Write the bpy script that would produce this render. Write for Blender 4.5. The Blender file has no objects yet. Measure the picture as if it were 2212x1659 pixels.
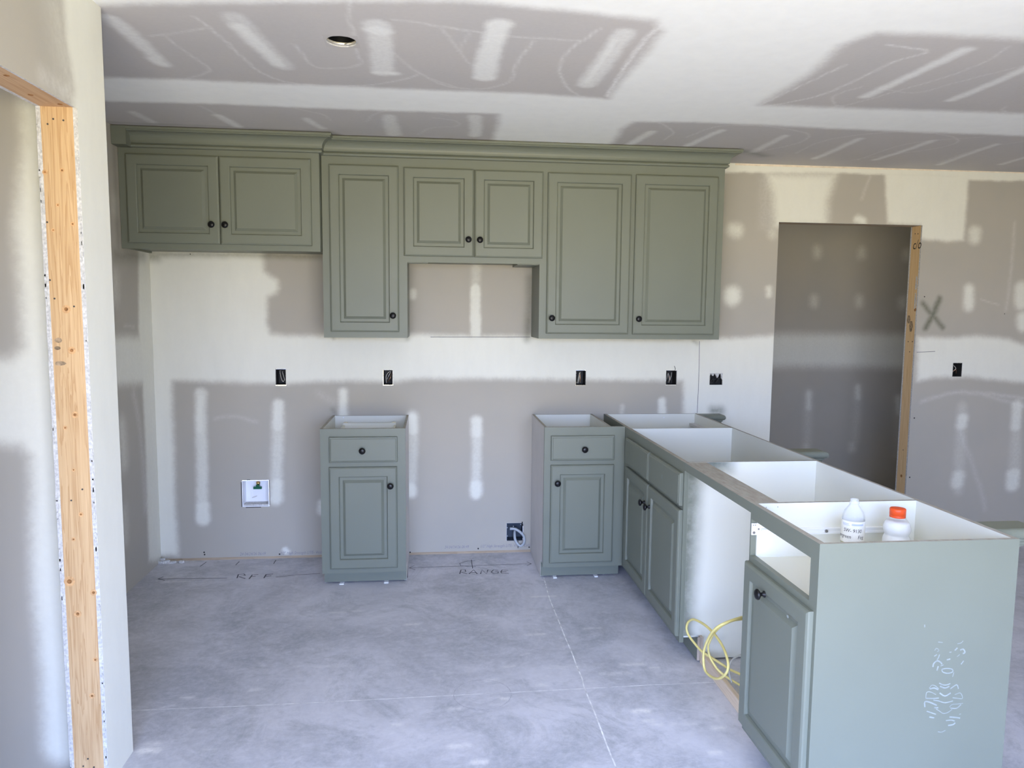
import bpy, bmesh, math, random
import numpy as np
from mathutils import Matrix, Vector

random.seed(4)
rng = np.random.default_rng(7)
sc = bpy.context.scene
COL = sc.collection

# ------------------------------------------------------------------ camera
W, HH, FPX = 2212.0, 1659.0, 1586.483
YAW, PITCH, ROLL = -0.1069, -0.0980, 0.0092
CAM = np.array([0.6073, -4.5133, 1.5217])


def cam_axes():
    cy, sy, cp, sp = math.cos(YAW), math.sin(YAW), math.cos(PITCH), math.sin(PITCH)
    f = np.array([-sy * cp, cy * cp, sp])
    r = np.array([cy, sy, 0.0])
    u = np.cross(r, f)
    c, s = math.cos(ROLL), math.sin(ROLL)
    return c * r + s * u, -s * r + c * u, f


AR, AU, AF = cam_axes()
cam = bpy.data.cameras.new('camera')
cam.sensor_fit = 'HORIZONTAL'
cam.sensor_width = 36.0
cam.lens = 36.0 * FPX / W
cam.clip_start = 0.05
camo = bpy.data.objects.new('camera', cam)
camo.matrix_world = Matrix(((AR[0], AU[0], -AF[0], CAM[0]), (AR[1], AU[1], -AF[1], CAM[1]),
                            (AR[2], AU[2], -AF[2], CAM[2]), (0, 0, 0, 1)))
COL.objects.link(camo)
sc.camera = camo


def px(u, v, axis, val):
    """pixel of the photograph -> point on the plane  axis = val"""
    d = AF + AR * (u - W / 2) / FPX - AU * (v - HH / 2) / FPX
    return CAM + d * (val - CAM[axis]) / d[axis]


# ------------------------------------------------------------------ world, light, exposure
world = bpy.data.worlds.new('daylight')
sc.world = world
world.use_nodes = True
wn = world.node_tree
wn.nodes.clear()
tc = wn.nodes.new('ShaderNodeTexCoord')
sx = wn.nodes.new('ShaderNodeSeparateXYZ')
mr = wn.nodes.new('ShaderNodeMapRange')
mr.inputs['From Min'].default_value = -0.06
mr.inputs['From Max'].default_value = 0.06
mx = wn.nodes.new('ShaderNodeMix')
mx.data_type = 'RGBA'
mx.inputs['A'].default_value = (0.94, 0.84, 0.57, 1)      # sunlit ground outside
mx.inputs['B'].default_value = (0.68, 0.90, 1.55, 1)      # open sky
bg = wn.nodes.new('ShaderNodeBackground')
bg.inputs['Strength'].default_value = 9.0
wo = wn.nodes.new('ShaderNodeOutputWorld')
wn.links.new(tc.outputs['Generated'], sx.inputs[0])
wn.links.new(sx.outputs['Z'], mr.inputs['Value'])
wn.links.new(mr.outputs['Result'], mx.inputs['Factor'])
wn.links.new(mx.outputs['Result'], bg.inputs['Color'])
wn.links.new(bg.outputs[0], wo.inputs[0])


def portal(name, loc, sx_, sy_, rot):
    l = bpy.data.lights.new(name, 'AREA')
    l.shape = 'RECTANGLE'
    l.size, l.size_y = sx_, sy_
    l.cycles.is_portal = True
    o = bpy.data.objects.new(name, l)
    o.location = loc
    o.rotation_euler = rot
    COL.objects.link(o)


# room extents
X0, XW, YC, YJ, H = -1.0313, -0.4255, -1.989, -2.1802, 2.4555
XR, YR = 6.6, -5.2                      # right wall, wall behind the camera
XH = -3.0                               # far side of the hall
DOOR_R = (-0.40, 2.35, 0.02, 2.14)         # wide opening behind the camera  x0 x1 z0 z1
WIN_R = (-5.0, -4.2, 0.90, 2.00)        # window in the right wall        y0 y1 z0 z1
FILL_WIN_H = (-3.35, -2.95, 1.20, 1.75)      # small unseen window added to light the hall
FILL_WIN_E = (-4.95, -3.85, 0.05, 2.10)      # unseen opening added in the entry wall to light the left-facing cabinet doors
YH = -3.5                               # end wall of the hall
portal('daylight_patio_opening', ((DOOR_R[0] + DOOR_R[1]) / 2, YR - 0.05, (DOOR_R[2] + DOOR_R[3]) / 2),
       DOOR_R[1] - DOOR_R[0], DOOR_R[3] - DOOR_R[2], (math.radians(90), 0, 0))
portal('daylight_side_window', (XR + 0.05, (WIN_R[0] + WIN_R[1]) / 2, (WIN_R[2] + WIN_R[3]) / 2),
       WIN_R[3] - WIN_R[2], WIN_R[1] - WIN_R[0], (0, math.radians(90), 0))
portal('daylight_added_hall', (XH - 0.05, (FILL_WIN_H[0] + FILL_WIN_H[1]) / 2, (FILL_WIN_H[2] + FILL_WIN_H[3]) / 2),
       FILL_WIN_H[3] - FILL_WIN_H[2], FILL_WIN_H[1] - FILL_WIN_H[0], (0, math.radians(-90), 0))  # daylight through the window added for the hall

portal('daylight_added_opening', (XW - 0.06, (FILL_WIN_E[0] + FILL_WIN_E[1]) / 2, (FILL_WIN_E[2] + FILL_WIN_E[3]) / 2),
       FILL_WIN_E[3] - FILL_WIN_E[2], FILL_WIN_E[1] - FILL_WIN_E[0], (0, math.radians(-90), 0))  # daylight through the added opening beside the camera

vs = sc.view_settings
vs.view_transform = 'Standard'
vs.look = 'None'
vs.gamma = 1.0
vs.use_curve_mapping = False
vs.exposure = 0.45
sc.cycles.use_denoising = True
sc.cycles.max_bounces = 10
sc.cycles.diffuse_bounces = 7
sc.cycles.sample_clamp_indirect = 8.0


# ------------------------------------------------------------------ materials
def srgb(r, g, b):
    return tuple((c / 255 / 12.92 if c / 255 <= 0.04045 else ((c / 255 + 0.055) / 1.055) ** 2.4) for c in (r, g, b)) + (1,)


MATS = {}


class NT:
    def __init__(self, name):
        self.m = bpy.data.materials.new(name)
        self.m.use_nodes = True
        self.t = self.m.node_tree
        self.b = self.t.nodes['Principled BSDF']
        MATS[name] = self.m

    def n(self, typ, **kw):
        nd = self.t.nodes.new(typ)
        for k, v in kw.items():
            if k in nd.inputs:
                nd.inputs[k].default_value = v
            else:
                setattr(nd, k, v)
        return nd

    def l(self, a, b):
        self.t.links.new(a, b)

    def coord(self, scale=(1, 1, 1)):
        g = self.n('ShaderNodeNewGeometry')
        mp = self.n('ShaderNodeMapping')
        mp.inputs['Scale'].default_value = scale
        self.l(g.outputs['Position'], mp.inputs['Vector'])
        return mp.outputs[0]

    def noise(self, scale, detail=3, rough=0.55, vec=None, dist=0.0):
        nd = self.n('ShaderNodeTexNoise')
        nd.inputs['Scale'].default_value = scale
        nd.inputs['Detail'].default_value = detail
        nd.inputs['Roughness'].default_value = rough
        nd.inputs['Distortion'].default_value = dist
        self.l(vec if vec is not None else self.coord(), nd.inputs['Vector'])
        return nd.outputs['Fac']

    def mix(self, fac, a, b, blend='MIX'):
        nd = self.n('ShaderNodeMix', data_type='RGBA', blend_type=blend)
        for s, v in (('Factor', fac), ('A', a), ('B', b)):
            if isinstance(v, (tuple, float, int)):
                nd.inputs[s].default_value = v
            else:
                self.l(v, nd.inputs[s])
        return nd.outputs['Result']

    def math(self, op, a, b=None, clamp=False):
        nd = self.n('ShaderNodeMath', operation=op, use_clamp=clamp)
        for i, v in enumerate((a, b)):
            if v is None:
                continue
            if isinstance(v, (int, float)):
                nd.inputs[i].default_value = v
            else:
                self.l(v, nd.inputs[i])
        return nd.outputs[0]

    def ramp(self, v, a, b, lo=0.0, hi=1.0):
        nd = self.n('ShaderNodeMapRange')
        nd.inputs['From Min'].default_value = a
        nd.inputs['From Max'].default_value = b
        nd.inputs['To Min'].default_value = lo
        nd.inputs['To Max'].default_value = hi
        self.l(v, nd.inputs['Value'])
        return nd.outputs['Result']

    def attr(self, name):
        nd = self.n('ShaderNodeAttribute', attribute_name=name)
        return nd.outputs['Fac']

    def bump(self, h, strength=0.2, dist=0.002):
        nd = self.n('ShaderNodeBump')
        nd.inputs['Strength'].default_value = strength
        nd.inputs['Distance'].default_value = dist
        self.l(h, nd.inputs['Height'])
        self.l(nd.outputs[0], self.b.inputs['Normal'])

    def out(self, col, rough=0.8, spec=0.3):
        if isinstance(col, tuple):
            self.b.inputs['Base Color'].default_value = col
        else:
            self.l(col, self.b.inputs['Base Color'])
        self.b.inputs['Roughness'].default_value = rough
        self.b.inputs['Specular IOR Level'].default_value = spec
        return self.m


SAGE = (0.166, 0.180, 0.142, 1)
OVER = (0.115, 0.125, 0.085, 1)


def simple(name, col, rough=0.7, spec=0.3, metal=0.0, var=0.0, vscale=8):
    t = NT(name)
    if var:
        n = t.noise(vscale, 4)
        c = t.mix(t.ramp(n, 0.3, 0.7), tuple(v * (1 - var) for v in col[:3]) + (1,), tuple(min(1, v * (1 + var)) for v in col[:3]) + (1,))
    else:
        c = col
    t.out(c, rough, spec)
    t.b.inputs['Metallic'].default_value = metal
    return t.m


def drywall(name, paper, mud):
    t = NT(name)
    a = t.attr('mud')
    n1 = t.noise(55, 4, 0.6)
    n2 = t.noise(2.2, 3)
    e = t.math('MULTIPLY', t.math('MULTIPLY', a, t.math('SUBTRACT', 1.0, a)), 2.0)
    f = t.math('ADD', a, t.math('MULTIPLY', t.math('SUBTRACT', n1, 0.5), e), clamp=True)
    p2 = t.mix(t.ramp(n2, 0.35, 0.7), paper, tuple(c * k for c, k in zip(paper[:3], (0.93, 0.95, 0.97))) + (1,))
    fib = t.noise(420, 2, 0.7)
    p3 = t.mix(t.ramp(fib, 0.3, 0.8, 0.0, 0.10), p2, tuple(c * 0.7 for c in paper[:3]) + (1,))
    n3 = t.noise(14, 3, 0.6, t.coord((1, 1, 0.35)))
    m2 = t.mix(t.ramp(n3, 0.35, 0.75, 0.0, 0.35), mud, tuple(c * 0.90 for c in mud[:3]) + (1,))
    c = t.mix(f, p3, m2)
    ln = t.attr('sand')
    ln2 = t.math('MULTIPLY', ln, t.ramp(n1, 0.3, 0.6, 0.35, 1.0), clamp=True)
    c = t.mix(ln2, c, (0.86, 0.85, 0.82, 1))
    ov = t.attr('overspray_shade')
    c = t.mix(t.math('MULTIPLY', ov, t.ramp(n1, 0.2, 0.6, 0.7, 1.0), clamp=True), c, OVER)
    t.bump(t.math('ADD', f, t.math('MULTIPLY', n1, 0.25)), 0.25, 0.0012)
    return t.out(c, 0.9, 0.15)


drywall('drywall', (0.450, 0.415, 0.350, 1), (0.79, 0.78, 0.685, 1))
drywall('drywall_ceiling', (0.520, 0.485, 0.455, 1), (0.88, 0.88, 0.84, 1))
simple('gypsum_edge', (0.56, 0.55, 0.53, 1), 0.95, 0.1, var=0.25, vscale=120)
simple('paper_tape', (0.78, 0.68, 0.53, 1), 0.9, 0.1, var=0.12, vscale=30)

# painted cabinet
t = NT('sage_paint')
n = t.noise(3.0, 2)
c = t.mix(t.ramp(n, 0.3, 0.7), SAGE, tuple(v * 1.05 for v in SAGE[:3]) + (1,))
t.bump(t.noise(260, 2), 0.05, 0.0006)
t.out(c, 0.42, 0.35)
simple('paint_scuff', (0.27, 0.30, 0.28, 1), 0.8, 0.2, var=0.15, vscale=60)
# white melamine with green overspray where the attribute says so
t = NT('melamine')
ov = t.attr('overspray_shade')
n = t.noise(30, 4)
c = t.mix(t.math('MULTIPLY', ov, t.ramp(n, 0.25, 0.6, 0.8, 1.0), clamp=True), (0.735, 0.735, 0.655, 1), SAGE)
t.out(c, 0.45, 0.4)
# primed / pale grey outside of the boxes
simple('box_outside', (0.62, 0.60, 0.58, 1), 0.6, 0.3, var=0.04, vscale=5)
# raw edge of board, dusty
t = NT('raw_edge')
n = t.noise(1.0, 5, 0.65, t.coord((60, 14, 60)))
c = t.mix(t.ramp(n, 0.3, 0.7), (0.31, 0.28, 0.235, 1), (0.43, 0.41, 0.36, 1))
n = t.noise(25, 4)
c = t.mix(t.ramp(n, 0.5, 0.75, 0, 0.7), c, (0.36, 0.37, 0.33, 1))
t.out(c, 0.85, 0.2)


def wood(name, a, b, rings=(38, 38, 1.1)):
    t = NT(name)
    v = t.coord(rings)
    n = t.noise(1.0, 4, 0.55, v, 0.6)
    n2 = t.noise(3.5, 5, 0.6, v, 0.3)
    w = t.ramp(t.math('FRACT', t.math('MULTIPLY', n, 7.0)), 0.55, 1.0)
    c = t.mix(t.ramp(n2, 0.3, 0.7), a, tuple((x + y) / 2 for x, y in zip(a, b)))
    c = t.mix(t.math('MULTIPLY', w, 0.75), c, b)
    t.bump(n2, 0.08, 0.0008)
    t.out(c, 0.7, 0.25)


wood('pine_stud', (0.64, 0.445, 0.245, 1), (0.43, 0.25, 0.11, 1))
wood('pine_jamb', (0.78, 0.56, 0.30, 1), (0.60, 0.38, 0.18, 1))
wood('pine_header', (0.58, 0.385, 0.225, 1), (0.42, 0.25, 0.125, 1), (38, 1.1, 38))
wood('pine_cleat', (0.74, 0.60, 0.44, 1), (0.60, 0.46, 0.32, 1), (60, 2.0, 60))
wood('pine_plate', (0.46, 0.37, 0.26, 1), (0.30, 0.22, 0.14, 1), (2.0, 60, 60))
t = NT('plywood_edge')
n = t.n('ShaderNodeTexWave', wave_type='BANDS', bands_direction='X')
n.inputs['Scale'].default_value = 120
n.inputs['Distortion'].default_value = 1.0
t.l(t.coord(), n.inputs['Vector'])
t.out(t.mix(n.outputs['Fac'], (0.25, 0.19, 0.14, 1), (0.62, 0.54, 0.45, 1)), 0.85, 0.2)
simple('knot', (0.30, 0.14, 0.05, 1), 0.75, 0.2, var=0.5, vscale=90)
simple('knot_ring', (0.60, 0.36, 0.17, 1), 0.75, 0.2, var=0.2, vscale=120)
simple('steel_nail', (0.06, 0.055, 0.05, 1), 0.5, 0.4)
simple('graphite', (0.10, 0.10, 0.12, 1), 0.7, 0.2, var=0.3, vscale=200)
simple('marker_ink', (0.03, 0.03, 0.03, 1), 0.6, 0.2)
simple('board_print', (0.27, 0.26, 0.29, 1), 0.9, 0.1, var=0.3, vscale=150)
simple('smudge', (0.33, 0.24, 0.15, 1), 0.85, 0.1, var=0.5, vscale=70)

# concrete slab
t = NT('concrete')
v = t.coord((1.0, 1.0, 1.0))
n1 = t.noise(1.3, 9, 0.66, v, 0.5)
n2 = t.noise(1.0, 10, 0.78, t.coord((5.0, 8.0, 1)), 1.6)
n3 = t.noise(38, 5, 0.72)
n4 = t.noise(3.0, 10, 0.78, v, 0.7)
c = t.mix(t.ramp(n1, 0.38, 0.60), (0.40, 0.405, 0.435, 1), (0.62, 0.615, 0.655, 1))
c = t.mix(t.ramp(n2, 0.50, 0.68, 0.0, 0.55), c, (0.70, 0.69, 0.73, 1))
c = t.mix(t.ramp(n4, 0.50, 0.66, 0.0, 0.75), c, (0.33, 0.345, 0.37, 1))
c = t.mix(t.ramp(n3, 0.42, 0.75, 0.0, 0.35), c, (0.76, 0.75, 0.78, 1))
n5 = t.noise(210, 2, 0.5)
c = t.mix(t.ramp(n5, 0.72, 0.78, 0.0, 0.7), c, (0.86, 0.86, 0.87, 1))
a = t.attr('dust')
c = t.mix(t.math('MULTIPLY', a, t.ramp(n3, 0.3, 0.55, 0.35, 1.0), clamp=True), c, (0.86, 0.84, 0.82, 1))
t.bump(t.math('ADD', n3, n2), 0.12, 0.002)
t.out(c, 0.62, 0.35)
simple('faint_pencil', (0.44, 0.44, 0.48, 1), 0.8, 0.2, var=0.3, vscale=60)
simple('joint_dust', (0.80, 0.79, 0.80, 1), 0.9, 0.1, var=0.35, vscale=26)

simple('black_metal', (0.006, 0.006, 0.007, 1), 0.32, 0.3)
simple('box_plastic', (0.045, 0.06, 0.085, 1), 0.55, 0.3)
simple('box_plastic_dark', (0.022, 0.022, 0.022, 1), 0.6, 0.3)
simple('wire_white', (0.62, 0.60, 0.54, 1), 0.5, 0.4)
simple('wire_black', (0.02, 0.02, 0.02, 1), 0.45, 0.4)
simple('copper', (0.72, 0.40, 0.22, 1), 0.35, 0.5, 0.9)
simple('brass', (0.75, 0.55, 0.22, 1), 0.3, 0.5, 1.0)
simple('green_handle', (0.0, 0.10, 0.05, 1), 0.4, 0.4)
simple('white_plastic', (0.86, 0.87, 0.90, 1), 0.35, 0.4)
simple('grey_conduit', (0.40, 0.43, 0.45, 1), 0.4, 0.4)
simple('can_black', (0.006, 0.006, 0.007, 1), 0.35, 0.4)
simple('steel_rim', (0.62, 0.58, 0.50, 1), 0.4, 0.4, 0.6)
simple('slide_white', (0.80, 0.81, 0.80, 1), 0.3, 0.5)
simple('bracket_beige', (0.70, 0.62, 0.42, 1), 0.5, 0.3)
simple('screw_steel', (0.35, 0.34, 0.34, 1), 0.35, 0.5, 0.8)
simple('cord_yellow', (0.80, 0.68, 0.25, 1), 0.45, 0.4, var=0.12, vscale=14)
simple('cord_grey', (0.42, 0.41, 0.36, 1), 0.5, 0.4)
simple('cap_red', (0.80, 0.085, 0.015, 1), 0.38, 0.4)
simple('milky_fill', (0.86, 0.86, 0.84, 1), 0.4, 0.3)
simple('olive_fill', (0.36, 0.33, 0.12, 1), 0.3, 0.4)
simple('paper_label', (0.80, 0.79, 0.73, 1), 0.8, 0.2, var=0.05, vscale=50)
simple('label_print', (0.50, 0.55, 0.66, 1), 0.8, 0.2)
t = NT('clear_plastic')
t.out((0.93, 0.95, 0.94, 1), 0.10, 0.5)
t.b.inputs['Transmission Weight'].default_value = 0.55
t.b.inputs['IOR'].default_value = 1.15
t.b.inputs['Alpha'].default_value = 0.42
simple('vinyl_frame', (0.80, 0.80, 0.80, 1), 0.4, 0.4)

# ------------------------------------------------------------------ mesh helpers
OFF = {}


def new_obj(name, me, parent=None):
    o = bpy.data.objects.new(name, me)
    COL.objects.link(o)
    if parent is not None:
        o.parent = parent
        OFF[o] = OFF.get(parent, np.zeros(3))
    return o


def thing(name, label, cat, loc, group=None):
    o = bpy.data.objects.new(name, None)
    o.empty_display_size = 0.1
    COL.objects.link(o)
    o.location = loc
    OFF[o] = np.array(loc, float)
    o['label'] = label
    o['category'] = cat
    if group:
        o['group'] = group
    return o


def tag(o, label, cat, group=None):
    o['label'] = label
    o['category'] = cat
    if group:
        o['group'] = group
    return o


class MB:
    def __init__(self):
        self.v, self.f, self.m = [], [], []

    def add(self, vs, fs, mi=0):
        b = len(self.v)
        self.v += [tuple(map(float, p)) for p in vs]
        for i, f in enumerate(fs):
            self.f.append(tuple(b + k for k in f))
            self.m.append(mi[i] if isinstance(mi, (list, tuple)) else mi)

    def box(self, x0, x1, y0, y1, z0, z1, mi=0, top=None, left=None, right=None, front=None, back=None, bottom=None):
        x0, x1 = min(x0, x1), max(x0, x1)
        y0, y1 = min(y0, y1), max(y0, y1)
        z0, z1 = min(z0, z1), max(z0, z1)
        vs = [(x, y, z) for z in (z0, z1) for y in (y0, y1) for x in (x0, x1)]
        fs = [(0, 2, 3, 1), (4, 5, 7, 6), (0, 1, 5, 4), (2, 6, 7, 3), (0, 4, 6, 2), (1, 3, 7, 5)]
        ms = [bottom, top, front, back, left, right]
        self.add(vs, fs, [mi if q is None else q for q in ms])
        return self

    def cyl(self, p0, p1, r0, r1=None, seg=16, mi=0, caps=True):
        r1 = r0 if r1 is None else r1
        p0, p1 = np.array(p0, float), np.array(p1, float)
        d = p1 - p0
        d /= np.linalg.norm(d)
        a = np.cross(d, (0, 0, 1) if abs(d[2]) < 0.9 else (1, 0, 0))
        a /= np.linalg.norm(a)
        b = np.cross(d, a)
        vs, fs = [], []
        for p, r in ((p0, r0), (p1, r1)):
            for k in range(seg):
                t_ = 2 * math.pi * k / seg
                vs.append(p + r * (math.cos(t_) * a + math.sin(t_) * b))
        for k in range(seg):
            fs.append((k, (k + 1) % seg, seg + (k + 1) % seg, seg + k))
        if caps:
            fs.append(tuple(range(seg))[::-1])
            fs.append(tuple(range(seg, 2 * seg)))
        self.add(vs, fs, mi)
        return self

    def lathe(self, prof, base, axis='Z', seg=28, mi=0, flip=1):
        base = np.array(base, float)
        ax = {'Z': ((1, 0, 0), (0, 1, 0), (0, 0, 1)), '-Y': ((1, 0, 0), (0, 0, 1), (0, -1, 0)),
              '-X': ((0, -1, 0), (0, 0, 1), (-1, 0, 0)), '-Z': ((1, 0, 0), (0, -1, 0), (0, 0, -1))}[axis]
        a, b, d = (np.array(q, float) for q in ax)
        vs, fs, n = [], [], len(prof)
        for r, h in prof:
            for k in range(seg):
                t_ = 2 * math.pi * k / seg
                vs.append(base + d * h + max(r, 1e-5) * (math.cos(t_) * a + math.sin(t_) * b))
        for i in range(n - 1):
            for k in range(seg):
                fs.append((i * seg + k, i * seg + (k + 1) % seg, (i + 1) * seg + (k + 1) % seg, (i + 1) * seg + k))
        self.add(vs, fs, mi)
        return self

    def tube(self, pts, r, seg=8, sub=6, mi=0, closed=False):
        P = catmull(pts, sub)
        n = len(P)
        T = np.gradient(P, axis=0)
        T /= np.linalg.norm(T, axis=1)[:, None] + 1e-12
        a = np.cross(T[0], (0.3, 0.2, 0.9))
        a /= np.linalg.norm(a)
        vs, fs = [], []
        for i in range(n):
            a = a - T[i] * (a @ T[i])
            a /= np.linalg.norm(a)
            b = np.cross(T[i], a)
            for k in range(seg):
                t_ = 2 * math.pi * k / seg
                vs.append(P[i] + r * (math.cos(t_) * a + math.sin(t_) * b))
        for i in range(n - 1):
            for k in range(seg):
                fs.append((i * seg + k, i * seg + (k + 1) % seg, (i + 1) * seg + (k + 1) % seg, (i + 1) * seg + k))
        fs.append(tuple(range(seg))[::-1])
        fs.append(tuple(range((n - 1) * seg, n * seg)))
        self.add(vs, fs, mi)
        return self

    def prism(self, poly, fn, d0, d1, mi=0):
        """poly in (a,b), extruded from d0 to d1, fn(a,b,d)->xyz"""
        n = len(poly)
        vs = [fn(a, b, d0) for a, b in poly] + [fn(a, b, d1) for a, b in poly]
        fs = [(k, (k + 1) % n, n + (k + 1) % n, n + k) for k in range(n)]
        fs += [tuple(range(n))[::-1], tuple(range(n, 2 * n))]
        self.add(vs, fs, mi)
        return self

    def ribbon(self, pts, w, fn, sub=1, mi=0):
        """flat stroke: pts (u,v), fn(u,v)->xyz"""
        P = catmull(np.array([(p[0], p[1], 0) for p in pts], float), sub)[:, :2] if sub > 1 else np.array(pts, float)
        T = np.gradient(P, axis=0)
        T /= np.linalg.norm(T, axis=1)[:, None] + 1e-9
        N = np.stack([-T[:, 1], T[:, 0]], 1)
        vs, fs = [], []
        for i in range(len(P)):
            vs += [fn(*(P[i] + N[i] * w / 2)), fn(*(P[i] - N[i] * w / 2))]
        for i in range(len(P) - 1):
            fs.append((2 * i, 2 * i + 1, 2 * i + 3, 2 * i + 2))
        self.add(vs, fs, mi)
        return self

    def build(self, name, mats, parent=None, smooth=False, recalc=True):
        me = bpy.data.meshes.new(name)
        o0 = OFF.get(parent, np.zeros(3)) if parent is not None else np.zeros(3)
        me.from_pydata([tuple(np.array(p) - o0) for p in self.v], [], self.f)
        for m in ([mats] if isinstance(mats, str) else mats):
            me.materials.append(MATS[m])
        me.polygons.foreach_set('material_index', self.m)
        if smooth:
            me.polygons.foreach_set('use_smooth', [True] * len(self.f))
        if recalc:
            bm = bmesh.new()
            bm.from_mesh(me)
            bmesh.ops.recalc_face_normals(bm, faces=bm.faces)
            bm.to_mesh(me)
            bm.free()
        me.update()
        return new_obj(name, me, parent)


def catmull(pts, sub):
    P = np.array(pts, float)
    if sub <= 1 or len(P) < 3:
        return P
    Q = np.vstack([2 * P[0] - P[1], P, 2 * P[-1] - P[-2]])
    out = []
    for i in range(1, len(Q) - 2):
        p0, p1, p2, p3 = Q[i - 1], Q[i], Q[i + 1], Q[i + 2]
        for k in range(sub):
            t_ = k / sub
            out.append(0.5 * (2 * p1 + (p2 - p0) * t_ + (2 * p0 - 5 * p1 + 4 * p2 - p3) * t_ ** 2 + (3 * p1 - p0 - 3 * p2 + p3) * t_ ** 3))
    out.append(P[-1])
    return np.array(out)


def sd_poly(U, V, poly):
    P = np.array(poly, float)
    d = np.full(U.shape, 1e9)
    s = np.ones(U.shape)
    n = len(P)
    for i in range(n):
        a, b = P[i], P[(i + 1) % n]
        ex, ey = b - a
        wx, wy = U - a[0], V - a[1]
        t_ = np.clip((wx * ex + wy * ey) / (ex * ex + ey * ey + 1e-12), 0, 1)
        d = np.minimum(d, (wx - ex * t_) ** 2 + (wy - ey * t_) ** 2)
        c1 = V >= a[1]
        c2 = V < b[1]
        c3 = ex * wy > ey * wx
        flip = (c1 & c2 & c3) | (~c1 & ~c2 & ~c3)
        s[flip] *= -1
    return s * np.sqrt(d)


def sd_line(U, V, pts):
    P = np.array(pts, float)
    d = np.full(U.shape, 1e9)
    for a, b in zip(P[:-1], P[1:]):
        e = b - a
        wx, wy = U - a[0], V - a[1]
        t_ = np.clip((wx * e[0] + wy * e[1]) / (e @ e + 1e-12), 0, 1)
        d = np.minimum(d, (wx - e[0] * t_) ** 2 + (wy - e[1] * t_) ** 2)
    return np.sqrt(d)


def wob(U, V, amp, seed):
    r = np.random.default_rng(seed)
    o = np.zeros(U.shape)
    for k in range(7):
        f = 4 * 1.7 ** k
        th, ph = r.uniform(0, 6.28, 2)
        o += np.sin(f * (U * math.cos(th) + V * math.sin(th)) + ph) / (1 + 0.8 * k)
    return o * amp


def lines(a, b, step, fa=None, fb=None, coarse=0.5, extra=()):
    """grid lines: fine between fa..fb, coarse outside, plus the given extra lines"""
    fa, fb = a if fa is None else max(a, fa), b if fb is None else min(b, fb)
    L = list(np.linspace(fa, fb, max(2, int(round((fb - fa) / step)) + 1)))
    if fa > a + 1e-6:
        L = list(np.linspace(a, fa, max(2, int((fa - a) / coarse) + 1)))[:-1] + L
    if fb < b - 1e-6:
        L += list(np.linspace(fb, b, max(2, int((b - fb) / coarse) + 1)))[1:]
    L = np.array(sorted(set(np.round(L, 6))))
    for e in extra:                      # move the nearest line onto a hole edge, or add it
        if a < e < b:
            k = np.argmin(abs(L - e))
            if abs(L[k] - e) < 0.35 * step and k not in (0, len(L) - 1):
                L[k] = e
            else:
                L = np.sort(np.append(L, e))
    return L


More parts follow.
